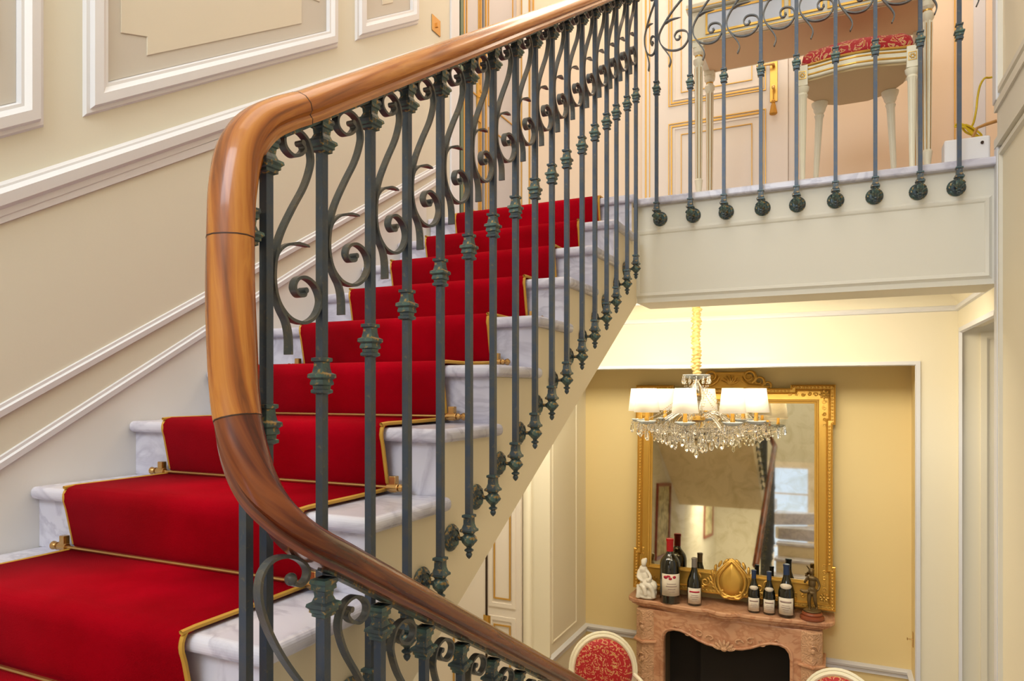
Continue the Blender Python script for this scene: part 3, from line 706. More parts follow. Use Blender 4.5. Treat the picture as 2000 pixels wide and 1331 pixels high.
def beads(path, step, r, off, name):
    b = MB(); n = len(path)
    for i in range(n):
        p, q = Vector(path[i]), Vector(path[(i+1) % n]); L = (q-p).length; k = max(1, int(L/step))
        cen = Vector((0, 0, .79)); d = (q-p).normalized(); s_ = Vector((0, -1, 0)).cross(d)
        for j in range(k): b.ell(p+(q-p)*((j+.5)/k)+s_*off+Vector((0, -.012, 0)), (r, r*.9, r), 6, 4)
    return b.build(name, FRG, mr, smooth=True, angle=80)
beads(P3, .024, .0085, .021, 'outer_beading'); beads(inn, .013, .0042, -.021, 'inner_beading')
def spiral(cx, cz, r0, turns, hand, a0, y=-.03, rt=.008, n=22):
    return [(cx+hand*(r0*(1-i/n*.82))*math.cos(a0+turns*2*PI*i/n), y, cz+(r0*(1-i/n*.82))*math.sin(a0+turns*2*PI*i/n)) for i in range(n+1)]
b = MB(); b.prism([(-.28, 1.57), (.28, 1.57), (.24, 1.60), (.19, 1.625), (.15, 1.68), (.10, 1.695), (-.10, 1.695), (-.15, 1.68), (-.19, 1.625), (-.24, 1.60)], 1, -.03, -.001); b.box(-.11, .11, -.044, -.02, 1.682, 1.700)
b.build('crest', FRF, mr, bevel=.004)
for s_ in (-1, 1):
    b = MB(); b.tube(spiral(s_*.135, 1.665, .050, 1.6, s_, -1.2, -.038), [.013-.0004*i for i in range(23)], 7)
    b.tube(spiral(s_*.205, 1.628, .040, 1.4, s_, -1.0, -.038), [.011-.0004*i for i in range(23)], 7)
    b.tube(spiral(s_*.262, 1.600, .028, 1.2, s_, -.8, -.036), [.009-.0003*i for i in range(23)], 7)
    b.tube([(s_*.08, -.036, 1.66), (s_*.095, -.04, 1.63), (s_*.13, -.04, 1.60), (s_*.20, -.04, 1.592), (s_*.29, -.034, 1.588)], [.012, .012, .011, .009, .004], 7)
    b.build('crest_scroll', FRG, mr, smooth=True)
b = MB()
for q in range(7):
    a = (q-3)*.36; b.ell((.04*math.sin(a), -.034, 1.600+.04*math.cos(a)), (.009, .009, .038), 7, 5, Matrix.Rotation(a, 3, 'Y'))
b.build('crest_fan', FRG, mr, smooth=True)
# corner ornaments
for sx in (-1, 1):
    for top in (0, 1):
        cx, cz = sx*.642, (1.528 if top else .075); dz = -1 if top else 1
        b = MB()
        for q in range(8):
            a = q*PI/4; b.ell((cx+.022*math.cos(a), -.032, cz+.022*math.sin(a)), (.012, .008, .008), 7, 4, Matrix.Rotation(-a, 3, 'Y'))
        b.ell((cx, -.036, cz), (.011, .008, .011), 8, 5)
        b.build('corner_rosette', FRG, mr, smooth=True)
        b = MB()
        for q in range(5):
            b.tube(spiral(cx-sx*(.055+.042*q), cz+.004*(q % 2), .017-.0015*q, 1.2, -sx, q*1.4, -.028, n=12), .0045, 5)
        b.build('leaf_sprig', FRG, mr, smooth=True); b = MB()
        for q in range(5): b.tube(spiral(cx, cz+dz*(.055+.042*q), .017-.0015*q, 1.2, sx, q*1.7, -.028, n=12), .0045, 5)
        b.build('leaf_sprig', FRG, mr, smooth=True)
b = MB(); cx, cz = .022, .105
pear = [(0, .150), (.035, .115), (.075, .06), (.088, .01), (.075, -.045), (.040, -.080), (0, -.090)]
n_ = 10; vs = []; fs = []
ring = cat_rom([Vector((x, 0, z)) for x, z in pear], 3); ring = ring+[Vector((-p.x, 0, p.z)) for p in reversed(ring[1:-1])]
for i, k in enumerate((1, .85, .6, .3, .02)):
    for p in ring: vs.append((cx+p.x*k, -.045-.028*math.sqrt(1-k*k), cz+(p.z-.01)*k+.01))
m_ = len(ring)
for i in range(4):
    for k in range(m_): fs.append((i*m_+k, i*m_+(k+1) % m_, (i+1)*m_+(k+1) % m_, (i+1)*m_+k))
b.add(vs, fs); b.add([(v[0], -.02, v[2]) for v in vs[:m_]], [tuple(range(m_))]); b.build('cartouche_dome', FRF, mr, smooth=True, angle=80)
b = MB(); b.tube([(cx+p.x*1.12, -.045, cz+(p.z-.01)*1.10+.01) for p in ring], .011, 7, closed=True)
b.tube([(cx+p.x*1.40, -.038, cz+(p.z-.01)*1.22+.005) for p in ring], .008, 6, closed=True); b.build('cartouche_border', FRG, mr, smooth=True)
b = MB()
for q in range(20):
    a = 2*PI*q/20; rx, rz_ = .145, .128
    if abs(math.sin(a)) > -2: b.ell((cx+rx*math.cos(a), -.036, cz+.015+rz_*math.sin(a)*(1.15 if math.sin(a) > 0 else .85)), (.030, .010, .011), 7, 4, Matrix.Rotation(-(a+PI/2-.55*(1 if math.cos(a) > 0 else -1)), 3, 'Y'))
for s_ in (-1, 1):
    b.tube(spiral(cx+s_*.19, cz-.01, .035, 1.4, s_, 2.0, -.036), [.010-.0003*i for i in range(23)], 6); b.tube(spiral(cx+s_*.045, cz-.075, .035, 1.4, s_, -2.4, -.048), [.011-.0003*i for i in range(23)], 6)
    b.tube(spiral(cx+s_*.245, cz+.02, .024, 1.3, s_, 1.0, -.034), [.008-.0002*i for i in range(23)], 6); b.ell((cx+s_*.225, -.036, cz-.055), (.035, .012, .014), 7, 4, Matrix.Rotation(s_*.4, 3, 'Y'))
b.build('cartouche_leaves', FRG, mr, smooth=True)
# ------------------------------------------------------------------ things on the mantel
ZM = -1.609
def bottle(x, y, h, r, kind, cap, label, lab=(.10, .36), neck=False, face=0, art=False):
    t = empty('wine_bottle', (x, y, ZM), label=label, cat='bottle', group='wine bottles on the mantel')
    if kind == 'burgundy': pr = [(r*.9, 0), (r, .006), (r, h*.44), (r*.97, h*.50), (r*.82, h*.58), (r*.60, h*.67), (r*.42, h*.75), (r*.36, h*.82), (r*.355, h*.985), (r*.34, h)]
    else: pr = [(r*.9, 0), (r, .008), (r, h*.56), (r*.98, h*.61), (r*.88, h*.67), (r*.66, h*.715), (r*.42, h*.755), (r*.33, h*.79), (r*.31, h*.985), (r*.30, h)]
    MB().lathe(pr, seg=32).build('bottle_glass', GLASSD, t, smooth=True, angle=50)
    rn = r*(.375 if kind == 'burgundy' else .34); z0 = h*(.80 if kind == 'burgundy' else .80)
    MB().lathe([(rn*1.02, z0), (rn, h*.955), (rn*1.1, h*.958), (rn*1.1, h*.995), (rn*.7, h*1.003)], seg=20).build('capsule', cap, t, smooth=True, angle=40)
    def patch(nm, a0, a1, za, zb, rr, m, par=t, oval=False):
        n = 14; vs = []; fs = []
        for i in range(n+1):
            a = a0+(a1-a0)*i/n; k = 1.0
            zc, hh = (za+zb)/2, (zb-za)/2
            if oval: k = math.sqrt(max(0, 1-(2*i/n-1)**2))
            for zz, q in ((zc-hh*k, rr(zc-hh*k)), (zc+hh*k, rr(zc+hh*k))):
                vs.append((q*math.sin(a), -q*math.cos(a), zz))
        for i in range(n): fs.append((2*i, 2*i+2, 2*i+3, 2*i+1))
        o = MB().add(vs, fs).build(nm, m, par, smooth=True); sm = o.modifiers.new('t', 'SOLIDIFY'); sm.thickness = .0006; return o
    f = math.atan2(-x, y)+face  # turn the label towards the room
    f = math.atan2(-x, y)*-1*-1+face
    l = patch('paper_label', f-1.02, f+1.02, h*lab[0], h*lab[1], lambda z: r+.0012, LABEL)
    H = h*(lab[1]-lab[0])
    for q, (u0, u1) in enumerate(((.42, .46), (.54, .57), (.30, .33), (.18, .20))):
        patch('print_line', f-.55+.1*q, f+.55-.08*q, h*lab[0]+H*u0, h*lab[0]+H*u1, lambda z: r+.0022, LABELT, l)
    if art:
        for a, b_, c, d in ((-.8, -.35, .78, .92), (-.3, .05, .74, .86), (.1, .45, .80, .93), (-.5, -.1, .86, .95)): patch('label_artwork', f+a, f+b_, h*lab[0]+H*c, h*lab[0]+H*d, lambda z: r+.0026, LABELR, l, True)
    else: patch('label_heading', f-.7, f+.7, h*lab[0]+H*.72, h*lab[0]+H*.82, lambda z: r+.0022, LABELR if cap == GREYCAP else LABELT, l)
    if neck: patch('neck_label', f-.8, f+.8, h*.555, h*.655, lambda z: r*(1-(z/h-.44)*1.55)+.012*r/.05, LABEL, t, True)
    return t
bottle(-1.146, 5.305, .485, .076, 'bordeaux', REDCAP, 'largest dark wine bottle with red wax neck beside the white figurine', (.13, .47), art=True, face=.15)
bottle(-.965, 5.318, .352, .054, 'burgundy', GREYCAP, 'dark wine bottle with grey foil neck, just right of the largest bottle', (.05, .38))
bottle(-.540, 5.325, .305, .043, 'burgundy', BLUECAP, 'small blue-capped wine bottle just right of the gilt cartouche', (.05, .36), True)
bottle(-.435, 5.325, .305, .043, 'burgundy', BLUECAP, 'small blue-capped wine bottle in the middle of the right-hand three', (.05, .36), True)
bottle(-.318, 5.318, .372, .056, 'burgundy', BLUECAP, 'taller blue-capped wine bottle next to the bronze statuette', (.06, .38), True, face=-.1)
def blob(name, parts, m, parent, vox=.0045, loc=(0, 0, 0)):
    b = MB()
    for p in parts:
        if p[0] == 'e': b.ell(p[1], p[2], 12, 8, Matrix.Rotation(p[3], 3, p[4]) if len(p) > 3 else None)
        else: b.tube(cat_rom([Vector(q) for q in p[1]], 3), [p[2]+(p[3]-p[2])*i/((len(p[1])-1)*3) for i in range((len(p[1])-1)*3+1)], 8)
    o = b.build(name, m, parent, smooth=True, angle=180); rm = o.modifiers.new('r', 'REMESH'); rm.mode = 'VOXEL'; rm.voxel_size = vox; rm.use_smooth_shade = True
    sm = o.modifiers.new('s', 'SMOOTH'); sm.iterations = 2; return o
fg = empty('porcelain_figurine', (-1.325, 5.31, ZM), label='white porcelain figurine of a seated draped figure at the left end of the mantel', cat='figurine')
blob('figure', [('e', (0, 0, .018), (.075, .05, .020)), ('e', (-.02, 0, .05), (.055, .045, .045)), ('e', (.03, -.005, .055), (.05, .045, .05)), ('e', (.045, -.01, .105), (.040, .035, .045)),
    ('e', (.0, 0, .12), (.055, .040, .055)), ('e', (-.022, 0, .175), (.042, .034, .055)), ('e', (-.028, -.005, .225), (.034, .028, .035)), ('e', (-.022, -.012, .275), (.021, .023, .027)), ('e', (-.022, -.002, .288), (.025, .022, .022)), ('e', (-.012, .003, .302), (.014, .014, .013)),
    ('t', [(.0, -.01, .22), (.035, -.03, .18), (.025, -.045, .145)], .014, .010), ('t', [(-.055, -.01, .22), (-.062, -.035, .17), (-.02, -.05, .145)], .014, .010),
    ('t', [(-.02, -.03, .12), (.03, -.05, .115), (.055, -.04, .07), (.06, -.035, .02)], .024, .014), ('t', [(-.04, -.03, .11), (-.01, -.055, .095), (.0, -.05, .04)], .022, .014), ('e', (.02, -.05, .155), (.016, .014, .016)), ('t', [(-.07, 0, .1), (-.06, -.03, .05), (-.065, -.03, .01)], .014, .018)], PORC, fg)
bz = empty('bronze_statuette', (-.150, 5.33, ZM), label='small bronze statuette of a standing figure on a red marble base', cat='statuette')
MB().lathe([(.078, 0), (.082, .008), (.080, .020), (.066, .028), (.070, .040), (.062, .050), (.058, .052)], seg=28).build('base', ROSSO, bz, smooth=True, angle=35)
blob('plinth', [('e', (0, 0, .058), (.062, .058, .014)), ('e', (.01, 0, .066), (.04, .04, .012))], BRONZE, bz)
blob('figure', [('t', [(-.012, 0, .20), (-.020, -.006, .13), (-.014, .004, .07)], .018, .009), ('t', [(.014, 0, .20), (.020, -.010, .135), (.030, .012, .075)], .018, .009), ('e', (-.016, -.012, .072), (.009, .018, .007)), ('e', (.030, .0, .074), (.009, .018, .007)),
    ('e', (0, 0, .205), (.028, .020, .026)), ('e', (0, 0, .25), (.026, .019, .035)), ('e', (0, 0, .285), (.034, .019, .020)), ('e', (.0, -.002, .30), (.010, .010, .02)), ('e', (-.004, -.004, .332), (.017, .019, .021)), ('e', (-.003, .002, .342), (.019, .019, .016)),
    ('t', [(-.03, 0, .288), (-.048, -.018, .258), (-.022, -.04, .30)], .010, .007), ('t', [(.03, 0, .288), (.048, -.006, .24), (.036, -.03, .21)], .010, .007), ('t', [(-.02, -.02, .20), (-.05, -.02, .19), (-.075, -.01, .20)], .014, .012), ('e', (.004, .004, .20), (.034, .022, .016)), ('t', [(-.022, -.04, .30), (-.045, -.045, .33)], .006, .004), ('e', (.0, 0, .185), (.032, .024, .016))], BRONZE, bz, .0035)
# ------------------------------------------------------------------ chandelier
ch = empty('chandelier', (-.819, 4.58, CE2), label='crystal chandelier with cream shades hanging in front of the gilt mirror', cat='chandelier')
MB().lathe([(.066, 0), (.064, -.006), (.050, -.010), (.046, -.018), (.030, -.026), (.026, -.040)], seg=24).build('ceiling_rose', GOLD, ch, smooth=True, angle=35)
b = MB(); vs = []; fs = []; ns, sg = 150, 14
for i in range(ns+1):
    z = -.035-.50*i/ns
    for k in range(sg):
        a = 2*PI*k/sg; r = .024+.018*noise.noise(Vector((math.cos(a)*1.3, math.sin(a)*1.3, z*46)))+.007*math.sin(z*260+2*math.sin(a*2)); vs.append((r*math.cos(a), r*math.sin(a), z))
for i in range(ns):
    for k in range(sg): fs.append((i*sg+k, i*sg+(k+1) % sg, (i+1)*sg+(k+1) % sg, (i+1)*sg+k))
SLEEVE = mat('gold_silk_sleeve', '#D9BC78', .4, .25)
b.add(vs, fs); b.build('chain_sleeve', SLEEVE, ch, smooth=True, angle=180)
GZ = -.619  # camera level in chandelier coordinates
MB().lathe([(.012, -.50), (.03, -.53), (.018, -.56), (.045, -.60), (.05, -.66), (.030, -.72), (.024, -.76), (.050, -.80), (.060, -.83), (.030, -.87), (.040, -.90), (.012, -.94)], seg=16).build('glass_column', CRYS, ch, smooth=True, angle=60)
MB().lathe([(.03, -.775), (.055, -.785), (.058, -.805), (.03, -.82)], seg=16).build('arm_hub', GOLD, ch, smooth=True)
def dish(z, r, h): return [(r*.25, z-h), (r*.7, z-h*.7), (r, z), (r*.97, z+.003), (r*.66, z-h*.6), (r*.2, z-h*.8)]
MB().lathe(dish(-.515, .088, .03), seg=24).build('top_dish', CRYB, ch, smooth=True)
MB().lathe(dish(-.86, .13, .05), seg=24).build('bowl', CRYS, ch, smooth=True)
drop0 = MB().lathe([(.001, 0), (.004, -.004), (.0055, -.010), (.002, -.014), (.006, -.022), (.0105, -.042), (.0115, -.050), (.007, -.062), (.0005, -.070)], seg=6).build('crystal_drop', CRYS)
drop0.parent = ch
ndrop = [0]
def drop(x, y, z, s_=1.0):
    if ndrop[0] == 0: o = drop0
    else:
        o = drop0.copy(); col.objects.link(o); o.parent = ch
    ndrop[0] += 1
    o.location = (x, y, z); o.scale = (s_, s_, s_); o.rotation_euler = (0, 0, random.random()*3)
beadsb = MB()
def string(p, q, n, sag=.03):
    p, q = Vector(p), Vector(q)
    for i in range(n+1):
        t = i/n; c = p.lerp(q, t)+Vector((0, 0, -sag*4*t*(1-t))); beadsb.ell(c, (.0052,)*3, 6, 4)
AR = .368
for k in range(8):
    a = math.radians(270+45*k); ca, sa = math.cos(a), math.sin(a)
    P = cat_rom([Vector((ca*r, sa*r, z)) for r, z in ((.04, -.80), (.11, -.755), (.20, -.80), (.28, -.865), (.345, -.86), (AR, -.815))], 4)
    arm = MB().tube(P, .0085, 8).build('arm', CRYS, ch, smooth=True)
    o = MB().lathe(dish(-.808, .062, .022), (ca*AR, sa*AR, 0), 20).build('drip_dish', CRYB, arm, smooth=True)
    MB().lathe([(.013, -.815), (.015, -.79), (.012, -.785), (.012, -.72)], (ca*AR, sa*AR, 0), 12).build('candle_tube', GOLD, arm, smooth=True)
    MB().ell((ca*AR, sa*AR, -.695), (.016, .016, .026), 10, 8).build('bulb', BULB, arm, smooth=True)
    b = MB(); sg = 24; vs = []
    for z, r in ((-.602, .062), (-.752, .080)):
        for q in range(sg): vs.append((ca*AR+r*math.cos(2*PI*q/sg), sa*AR+r*math.sin(2*PI*q/sg), z))
    b.add(vs, [(q, (q+1) % sg, sg+(q+1) % sg, sg+q) for q in range(sg)]); o = b.build('lamp_shade', SHADE, arm, smooth=True)
    sm = o.modifiers.new('t', 'SOLIDIFY'); sm.thickness = .0015
    for q in range(4):
        t = a+2*PI*q/4; drop(ca*AR+.058*math.cos(t), sa*AR+.058*math.sin(t), -.822, .85 if q else 1.1)
    drop(ca*AR, sa*AR, -.845, 1.25)
    for q in (0, 1):
        rr = .22-.06*q; drop(ca*rr, sa*rr, -.875-.03*q, 1.35)
    for q in range(10):
        t = a+2*PI*q/10; rr_ = .05; x_, y_ = ca*AR+rr_*math.cos(t), sa*AR+rr_*math.sin(t); string((x_, y_, -.822), (x_, y_, -.865-.02*(q % 3)), 4, 0)
    for q in range(7):
        rr = .14+.028*q; t = a+random.uniform(-.3, .3); string((math.cos(t)*rr, math.sin(t)*rr, -.84), (math.cos(t)*rr, math.sin(t)*rr, -.90-.03*random.random()), 6, 0)
        t = a+random.uniform(-.35, .35); c_ = Vector((math.cos(t)*rr, math.sin(t)*rr, -.925)); beadsb.ell(c_, (.008, .008, .020), 6, 5); beadsb.ell(c_+Vector((.02, .01, .05)), (.008, .008, .018), 6, 5)
    string((ca*.06, sa*.06, -.60), (ca*(AR-.05), sa*(AR-.05), -.80), 22, .03)
    a2 = a+PI/4; string((ca*(AR-.04), sa*(AR-.04), -.83), (math.cos(a2)*(AR-.04), math.sin(a2)*(AR-.04), -.83), 20, .03)
    string((ca*.13, sa*.13, -.86), (ca*(AR-.05), sa*(AR-.05), -.83), 22, .03)
    string((ca*.086, sa*.086, -.52), (ca*.05, sa*.05, -.72), 12, 0)
    d = bpy.data.lights.new('chandelier_bulb', 'POINT'); d.energy = 1.9; d.color = (1, .86, .64); d.shadow_soft_size = .02
    o = bpy.data.objects.new('chandelier_bulb_light', d); o.location = (ca*AR, sa*AR, -.66); o.parent = ch; col.objects.link(o)
for q in range(12):
    a = 2*PI*q/12+.2; drop(.085*math.cos(a), .085*math.sin(a), -.522, .75)
for q in range(16):
    a = 2*PI*q/16; drop(.13*math.cos(a), .13*math.sin(a), -.865, 1.15); 
    string((.13*math.cos(a), .13*math.sin(a), -.86), (.03*math.cos(a), .03*math.sin(a), -.985), 7, .015)
for q in range(6):
    a = 2*PI*q/6+.3; drop(.06*math.cos(a), .06*math.sin(a), -.93, 1.3)
drop(0, 0, -.97, 1.3)
o = beadsb.build('bead_strings', CRYS, ch, smooth=True); o['kind'] = 'stuff'
# ------------------------------------------------------------------ chairs
def oval_chair(loc, rz, label):
    t = empty('oval_back_armchair', loc, rz, label=label, cat='chair', group='oval-backed dining chairs by the fireplace')
    yb = .24; cz = .725; ax, az = .215, .235
    el = lambda k, y: [(ax*k*math.cos(2*PI*i/40), y+.10*(az*k*math.sin(2*PI*i/40)), cz+az*k*math.sin(2*PI*i/40)) for i in range(40)]
    b = MB(); b.tube(el(1.0, yb), .016, 8, closed=True); b.tube(el(1.09, yb+.004), .012, 8, closed=True); b.build('back_frame', CREAM, t, smooth=True)
    MB().tube(el(.92, yb-.008), .0065, 6, closed=True).build('back_beading', CREAMG, t, smooth=True)
    vs = [(0, yb-.028, cz)]
    for k in (.35, .7, .93): vs += [(x, y-.026*(1-k*k), z) for x, y, z in el(k, yb)]
    fs = [(0, 1+i, 1+(i+1) % 40) for i in range(40)]
    for j in range(2): fs += [(1+j*40+i, 1+j*40+(i+1) % 40, 41+j*40+(i+1) % 40, 41+j*40+i) for i in range(40)]
    o = MB().add(vs, fs).build('back_pad', BROC, t, smooth=True, angle=180); sm = o.modifiers.new('t', 'SOLIDIFY'); sm.thickness = .02; sm.offset = 1
    MB().tube(cat_rom([Vector((ax*.46*math.cos(2*PI*i/16), yb-.024-.002, cz-.03+az*.52*math.sin(2*PI*i/16))) for i in range(17)], 2), .0045, 6).build('medallion_cord', GOLD, t, smooth=True)
    seat = [(-.25, -.26), (0, -.30), (.25, -.26), (.27, 0), (.21, .22), (-.21, .22), (-.27, 0)]
    MB().prism(seat, 2, .40, .455).build('seat_frame', CREAM, t, bevel=.008)
    MB().prism([(x*.95, y*.95) for x, y in seat], 2, .4555, .51).build('seat', BROC, t, bevel=.025, seg=3, smooth=True, angle=60)
    for sx in (-1, 1):
        MB().lathe([(.012, 0), (.014, .02), (.020, .32), (.026, .35), (.018, .36), (.028, .37), (.028, .40)], (sx*.22, -.23, 0), 16, flutes=1, fd=.12).build('leg', CREAM, t)
        MB().tube([(sx*.19, .27, 0), (sx*.19, .21, .40), (sx*.175, .235, .585)], [.014, .02, .018], 8).build('leg', CREAM, t, smooth=True)
        a = MB().tube(cat_rom([Vector(p) for p in ((sx*.215, .235, .70), (sx*.25, .14, .69), (sx*.265, .02, .675), (sx*.265, -.10, .66), (sx*.262, -.14, .64), (sx*.26, -.13, .61), (sx*.262, -.07, .56), (sx*.262, -.06, .456))], 4), .015, 8).build('armrest', CREAM, t, smooth=True)
        MB().ell((sx*.262, -.01, .694), (.020, .085, .014), 10, 6).build('arm_pad', BROC, a, smooth=True)
    return t
oval_chair((-1.40, 4.52, FLOOR), math.radians(24), 'oval-backed armchair in red brocade standing left of the fireplace')
oval_chair((-.03, 4.48, FLOOR), math.radians(-14), 'oval-backed armchair in red brocade standing right of the fireplace')
# small brass key on the niche side
k_ = empty('brass_key_plate', (.4785, 5.42, -1.69), label='tiny brass key plate on the wall right of the fireplace', cat='key plate')
MB().box(-.004, 0, -.014, .014, -.05, .05).build('plate', BRASS, k_); MB().tube([(-.004, 0, 0), (-.03, 0, 0)], .004, 8).ell((-.035, 0, 0), (.003, .012, .010), 8, 6).build('key', BRASS, k_, smooth=True)
# ------------------------------------------------------------------ upper hall: doors
YH = 4.55
d3 = struct(MB().box(-1.075, -.262, YH-.022, YH-.001, ZL+.005, 3.05).build('door_3', HALLD))
for (z0, z1) in ((1.875, 2.92), (1.10, 1.722)):
    gilt_frame(d3, -.968, -.408, z0, z1, YH-.022, w_=.010); gilt_frame(d3, -.950, -.426, z0+.018, z1-.018, YH-.022, w_=.008, m=HALLD); gilt_frame(d3, -.985, -.391, z0-.017, z1+.017, YH-.022, w_=.006)
    gilt_frame(d3, -.905, -.471, z0+.060, z1-.060, YH-.022, w_=.005, m=GOLDL)
lk = MB().box(-.365, -.321, YH-.030, YH-.0225, 1.775, 2.052).ell((-.343, YH-.026, 2.052), (.022, .005, .014), 12, 6).build('lock_plate', GOLD, d3, bevel=.002)
MB().tube([(-.343, YH-.03, 1.99), (-.343, YH-.065, 1.99), (-.36, YH-.07, 1.99), (-.44, YH-.07, 1.995)], [.009, .009, .008, .006], 8).build('door_handle', BRASS, d3, smooth=True)
MB().tube([(-.343, YH-.032, 1.86), (-.343, YH-.055, 1.86)], .005, 8).ell((-.343, YH-.06, 1.852), (.010, .003, .016), 8, 6).build('key', BRASS, d3, smooth=True)
ta = empty('key_tassel', (-.343, YH-.06, 1.69), label='gold tassel hanging from the key of the hall door', cat='tassel')
MB().tube([(0, 0, .155), (0, 0, .075)], .003, 6).build('cord', TASS, ta)
MB().lathe([(.004, .085), (.011, .078), (.012, .066), (.010, .062), (.014, .05), (.024, .0), (.02, -.004)], seg=18, flutes=1, fd=.1).build('fringe', TASS, ta)
for x, w_ in ((-1.141, .010), (-1.115, .006), (-.222, .008), (-.205, .005)):
    b = MB(); b.box(x-w_/2, x+w_/2, YH-.012, YH-.001, ZL, 3.1); o = b.build('trim_%d' % (21+int(abs(x)*100) % 70), GOLDL); struct(o)
b = MB(); b.box(-1.165, -1.078, YH-.008, YH-.0005, ZL, 3.15); b.box(-.259, -.195, YH-.008, YH-.0005, ZL, 3.15); struct(b.build('trim_93', HALLD))
b = MB(); b.box(.600, .606, YH-.008, YH-.001, ZL, 3.4); struct(b.build('trim_94', GOLDL))
b = MB(); b.box(.690, .744, YH-.020, YH-.001, ZL, 3.4); struct(b.build('trim_95', WHITE))
b = MB(); b.box(-2.04, -1.99, YH-.010, YH-.001, ZL, 3.3); struct(b.build('trim_96', HALLD))
for i, x in enumerate((-2.045, -1.985, -1.955)): struct(MB().box(x-.004, x+.004, YH-.014, YH-.001, ZL, 3.3).build('trim_%d' % (97+i), GOLDL))
# double door in the left side of the hall
d4 = struct(MB().box(XW-.06, XW-.02, 3.76, 4.0, ZL+.005, 3.1).box(XW-.06, XW-.02, 4.045, 4.548, ZL+.005, 3.1).build('door_4', GREYL))
MB().box(XW-.08, XW-.0605, 3.62, 4.549, ZL+.001, 3.1).build('shadow_gap', DARK, d4)
for (a, c) in ((3.80, 3.96), (4.10, 4.48)):
    gilt_frame(d4, a, c, 1.15, 1.75, XW-.02, 'x', .008); gilt_frame(d4, a, c, 1.9, 2.95, XW-.02, 'x', .008)
for y in (3.985, 4.06): MB().box(XW-.021, XW-.012, y-.008, y+.008, ZL+.01, 3.09).build('gilt_edge', GOLDL, d4)
MB().box(XW-.019, XW-.010, 3.93, 3.975, 1.74, 1.98).tube([(XW-.01, 3.955, 1.90), (XW+.03, 3.955, 1.90), (XW+.035, 3.88, 1.90)], .008, 8).build('door_handle', GOLD, d4, smooth=True)
wallbox('wall_hall_left', HALL, XW-.20, XW-.081, 3.62, 4.549, ZL, CE); wallbox('wall_hall_left_head', HALL, XW-.079, XW, 3.625, 4.549, 3.101, CE)
struct(MB().box(XW-.07, XW+.012, 3.56, 3.66, ZL, 3.16).build('trim_30', WHITE, bevel=.006)); struct(MB().box(XW-.055, XW-.004, 3.70, 3.735, ZL, 3.10).build('trim_31', mat('green_gold_edge', '#6F8170', .4, .3)))
struct(MB().box(XW-.055, XW-.006, 3.742, 3.757, ZL, 3.10).build('trim_32', GOLDL))
sw = empty('light_switch', (XW, 3.40, 2.09), label='square brass light switch plate high on the left wall', cat='light switch')
MB().box(.001, .006, -.045, .045, -.045, .045).build('plate', BRASS, sw, bevel=.001); MB().box(.006, .016, -.006, .006, -.012, .012).build('toggle', BRASS, sw)
# ------------------------------------------------------------------ console table
ct = empty('console_table', (-.13, 3.60, ZL), label='cream console table with gilt lines and pale blue apron panels', cat='table')
AZ0, AZ1 = .815, .965
MB().box(-.56, .56, -.035, .40, AZ1+.001, AZ1+.035).build('table_top', CREAM, ct, bevel=.006)
MB().box(-.535, .535, -.012, .385, AZ0, AZ1).build('apron', CREAM, ct, bevel=.003)
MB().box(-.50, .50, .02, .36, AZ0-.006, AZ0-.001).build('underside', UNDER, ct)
for a, c in ((-.46, -.10), (-.07, .07), (.10, .46)):
    p = MB().box(a, c, -.0165, -.0125, AZ0+.028, AZ1-.020).build('apron_panel', PBLUE, ct); 
    MB().mould([(a, -.0165, AZ0+.028), (c, -.0165, AZ0+.028), (c, -.0165, AZ1-.020), (a, -.0165, AZ1-.020)], (0, -1, 0), [(-.005, -.003), (-.005, .004), (.005, .004), (.005, 0)]).build('gilt_frame', GOLD, p)
MB().box(-.537, .537, -.016, -.0125, AZ0+.006, AZ0+.011).build('gilt_line', GOLD, ct)
MB().box(-.56, .56, -.038, -.0355, AZ1+.008, AZ1+.013).build('gilt_line', GOLD, ct)
for x in (-.505, .505):
    for y in (.02, .36):
        l = MB().sq([(.815, .027), (.79, .027), (.787, .022)], (x, y, 0)).lathe([(.016, 0), (.020, .01), (.022, .03), (.014, .045), (.013, .05), (.019, .10), (.021, .115), (.017, .12)], (x, y, 0), 16).lathe([(.0155, .12), (.0215, .70)], (x, y, 0), 24, flutes=1, fd=.18).lathe([(.019, .70), (.027, .715), (.028, .73), (.018, .745), (.017, .752), (.028, .765), (.031, .785), (.026, .79)], (x, y, 0), 18).build('leg', CREAM, ct, smooth=True, angle=28)
        b = MB()
        for q in range(6):
            a = 2*PI*q/6+.25; b.tube([(x+.0150*math.cos(a), y+.0150*math.sin(a), .125), (x+.0205*math.cos(a), y+.0205*math.sin(a), .69)], .0014, 4)
        b.lathe([(.0195, .745), (.0195, .752)], (x, y, 0), 16); b.build('gilding', GOLD, l)
# ------------------------------------------------------------------ stool
so = empty('upholstered_stool', (.083, 3.50, ZL), label='cream stool with red and gold brocade seat under the console table', cat='stool')
def bow(k, x0=.225, z=0):
    F = [(-x0, -.0), (-x0*.75, -.012), (-x0*.4, -.035), (0, -.045), (x0*.4, -.035), (x0*.75, -.012), (x0, 0)]
    Rr = [(x0*1.04, .10), (x0*.98, .22), (x0*.72, .33), (x0*.3, .385), (-x0*.3, .385), (-x0*.72, .33), (-x0*.98, .22), (-x0*1.04, .10)]
    cy = .17; return [((x)*k, (y-cy)*k+cy) for x, y in F+Rr]
MB().prism(bow(1.0), 2, .490, .545).build('seat_frame', CREAM, so, bevel=.006)
b = MB(); b.mould([(x, y, .500) for x, y in bow(1.0)], (0, 0, 1), [(0, .0), (-.004, .003), (-.004, .007), (0, .01)]); b.mould([(x, y, .527) for x, y in bow(1.0)], (0, 0, 1), [(0, .0), (-.004, .003), (-.004, .006), (0, .009)]); b.build('gilt_line', GOLD, so)
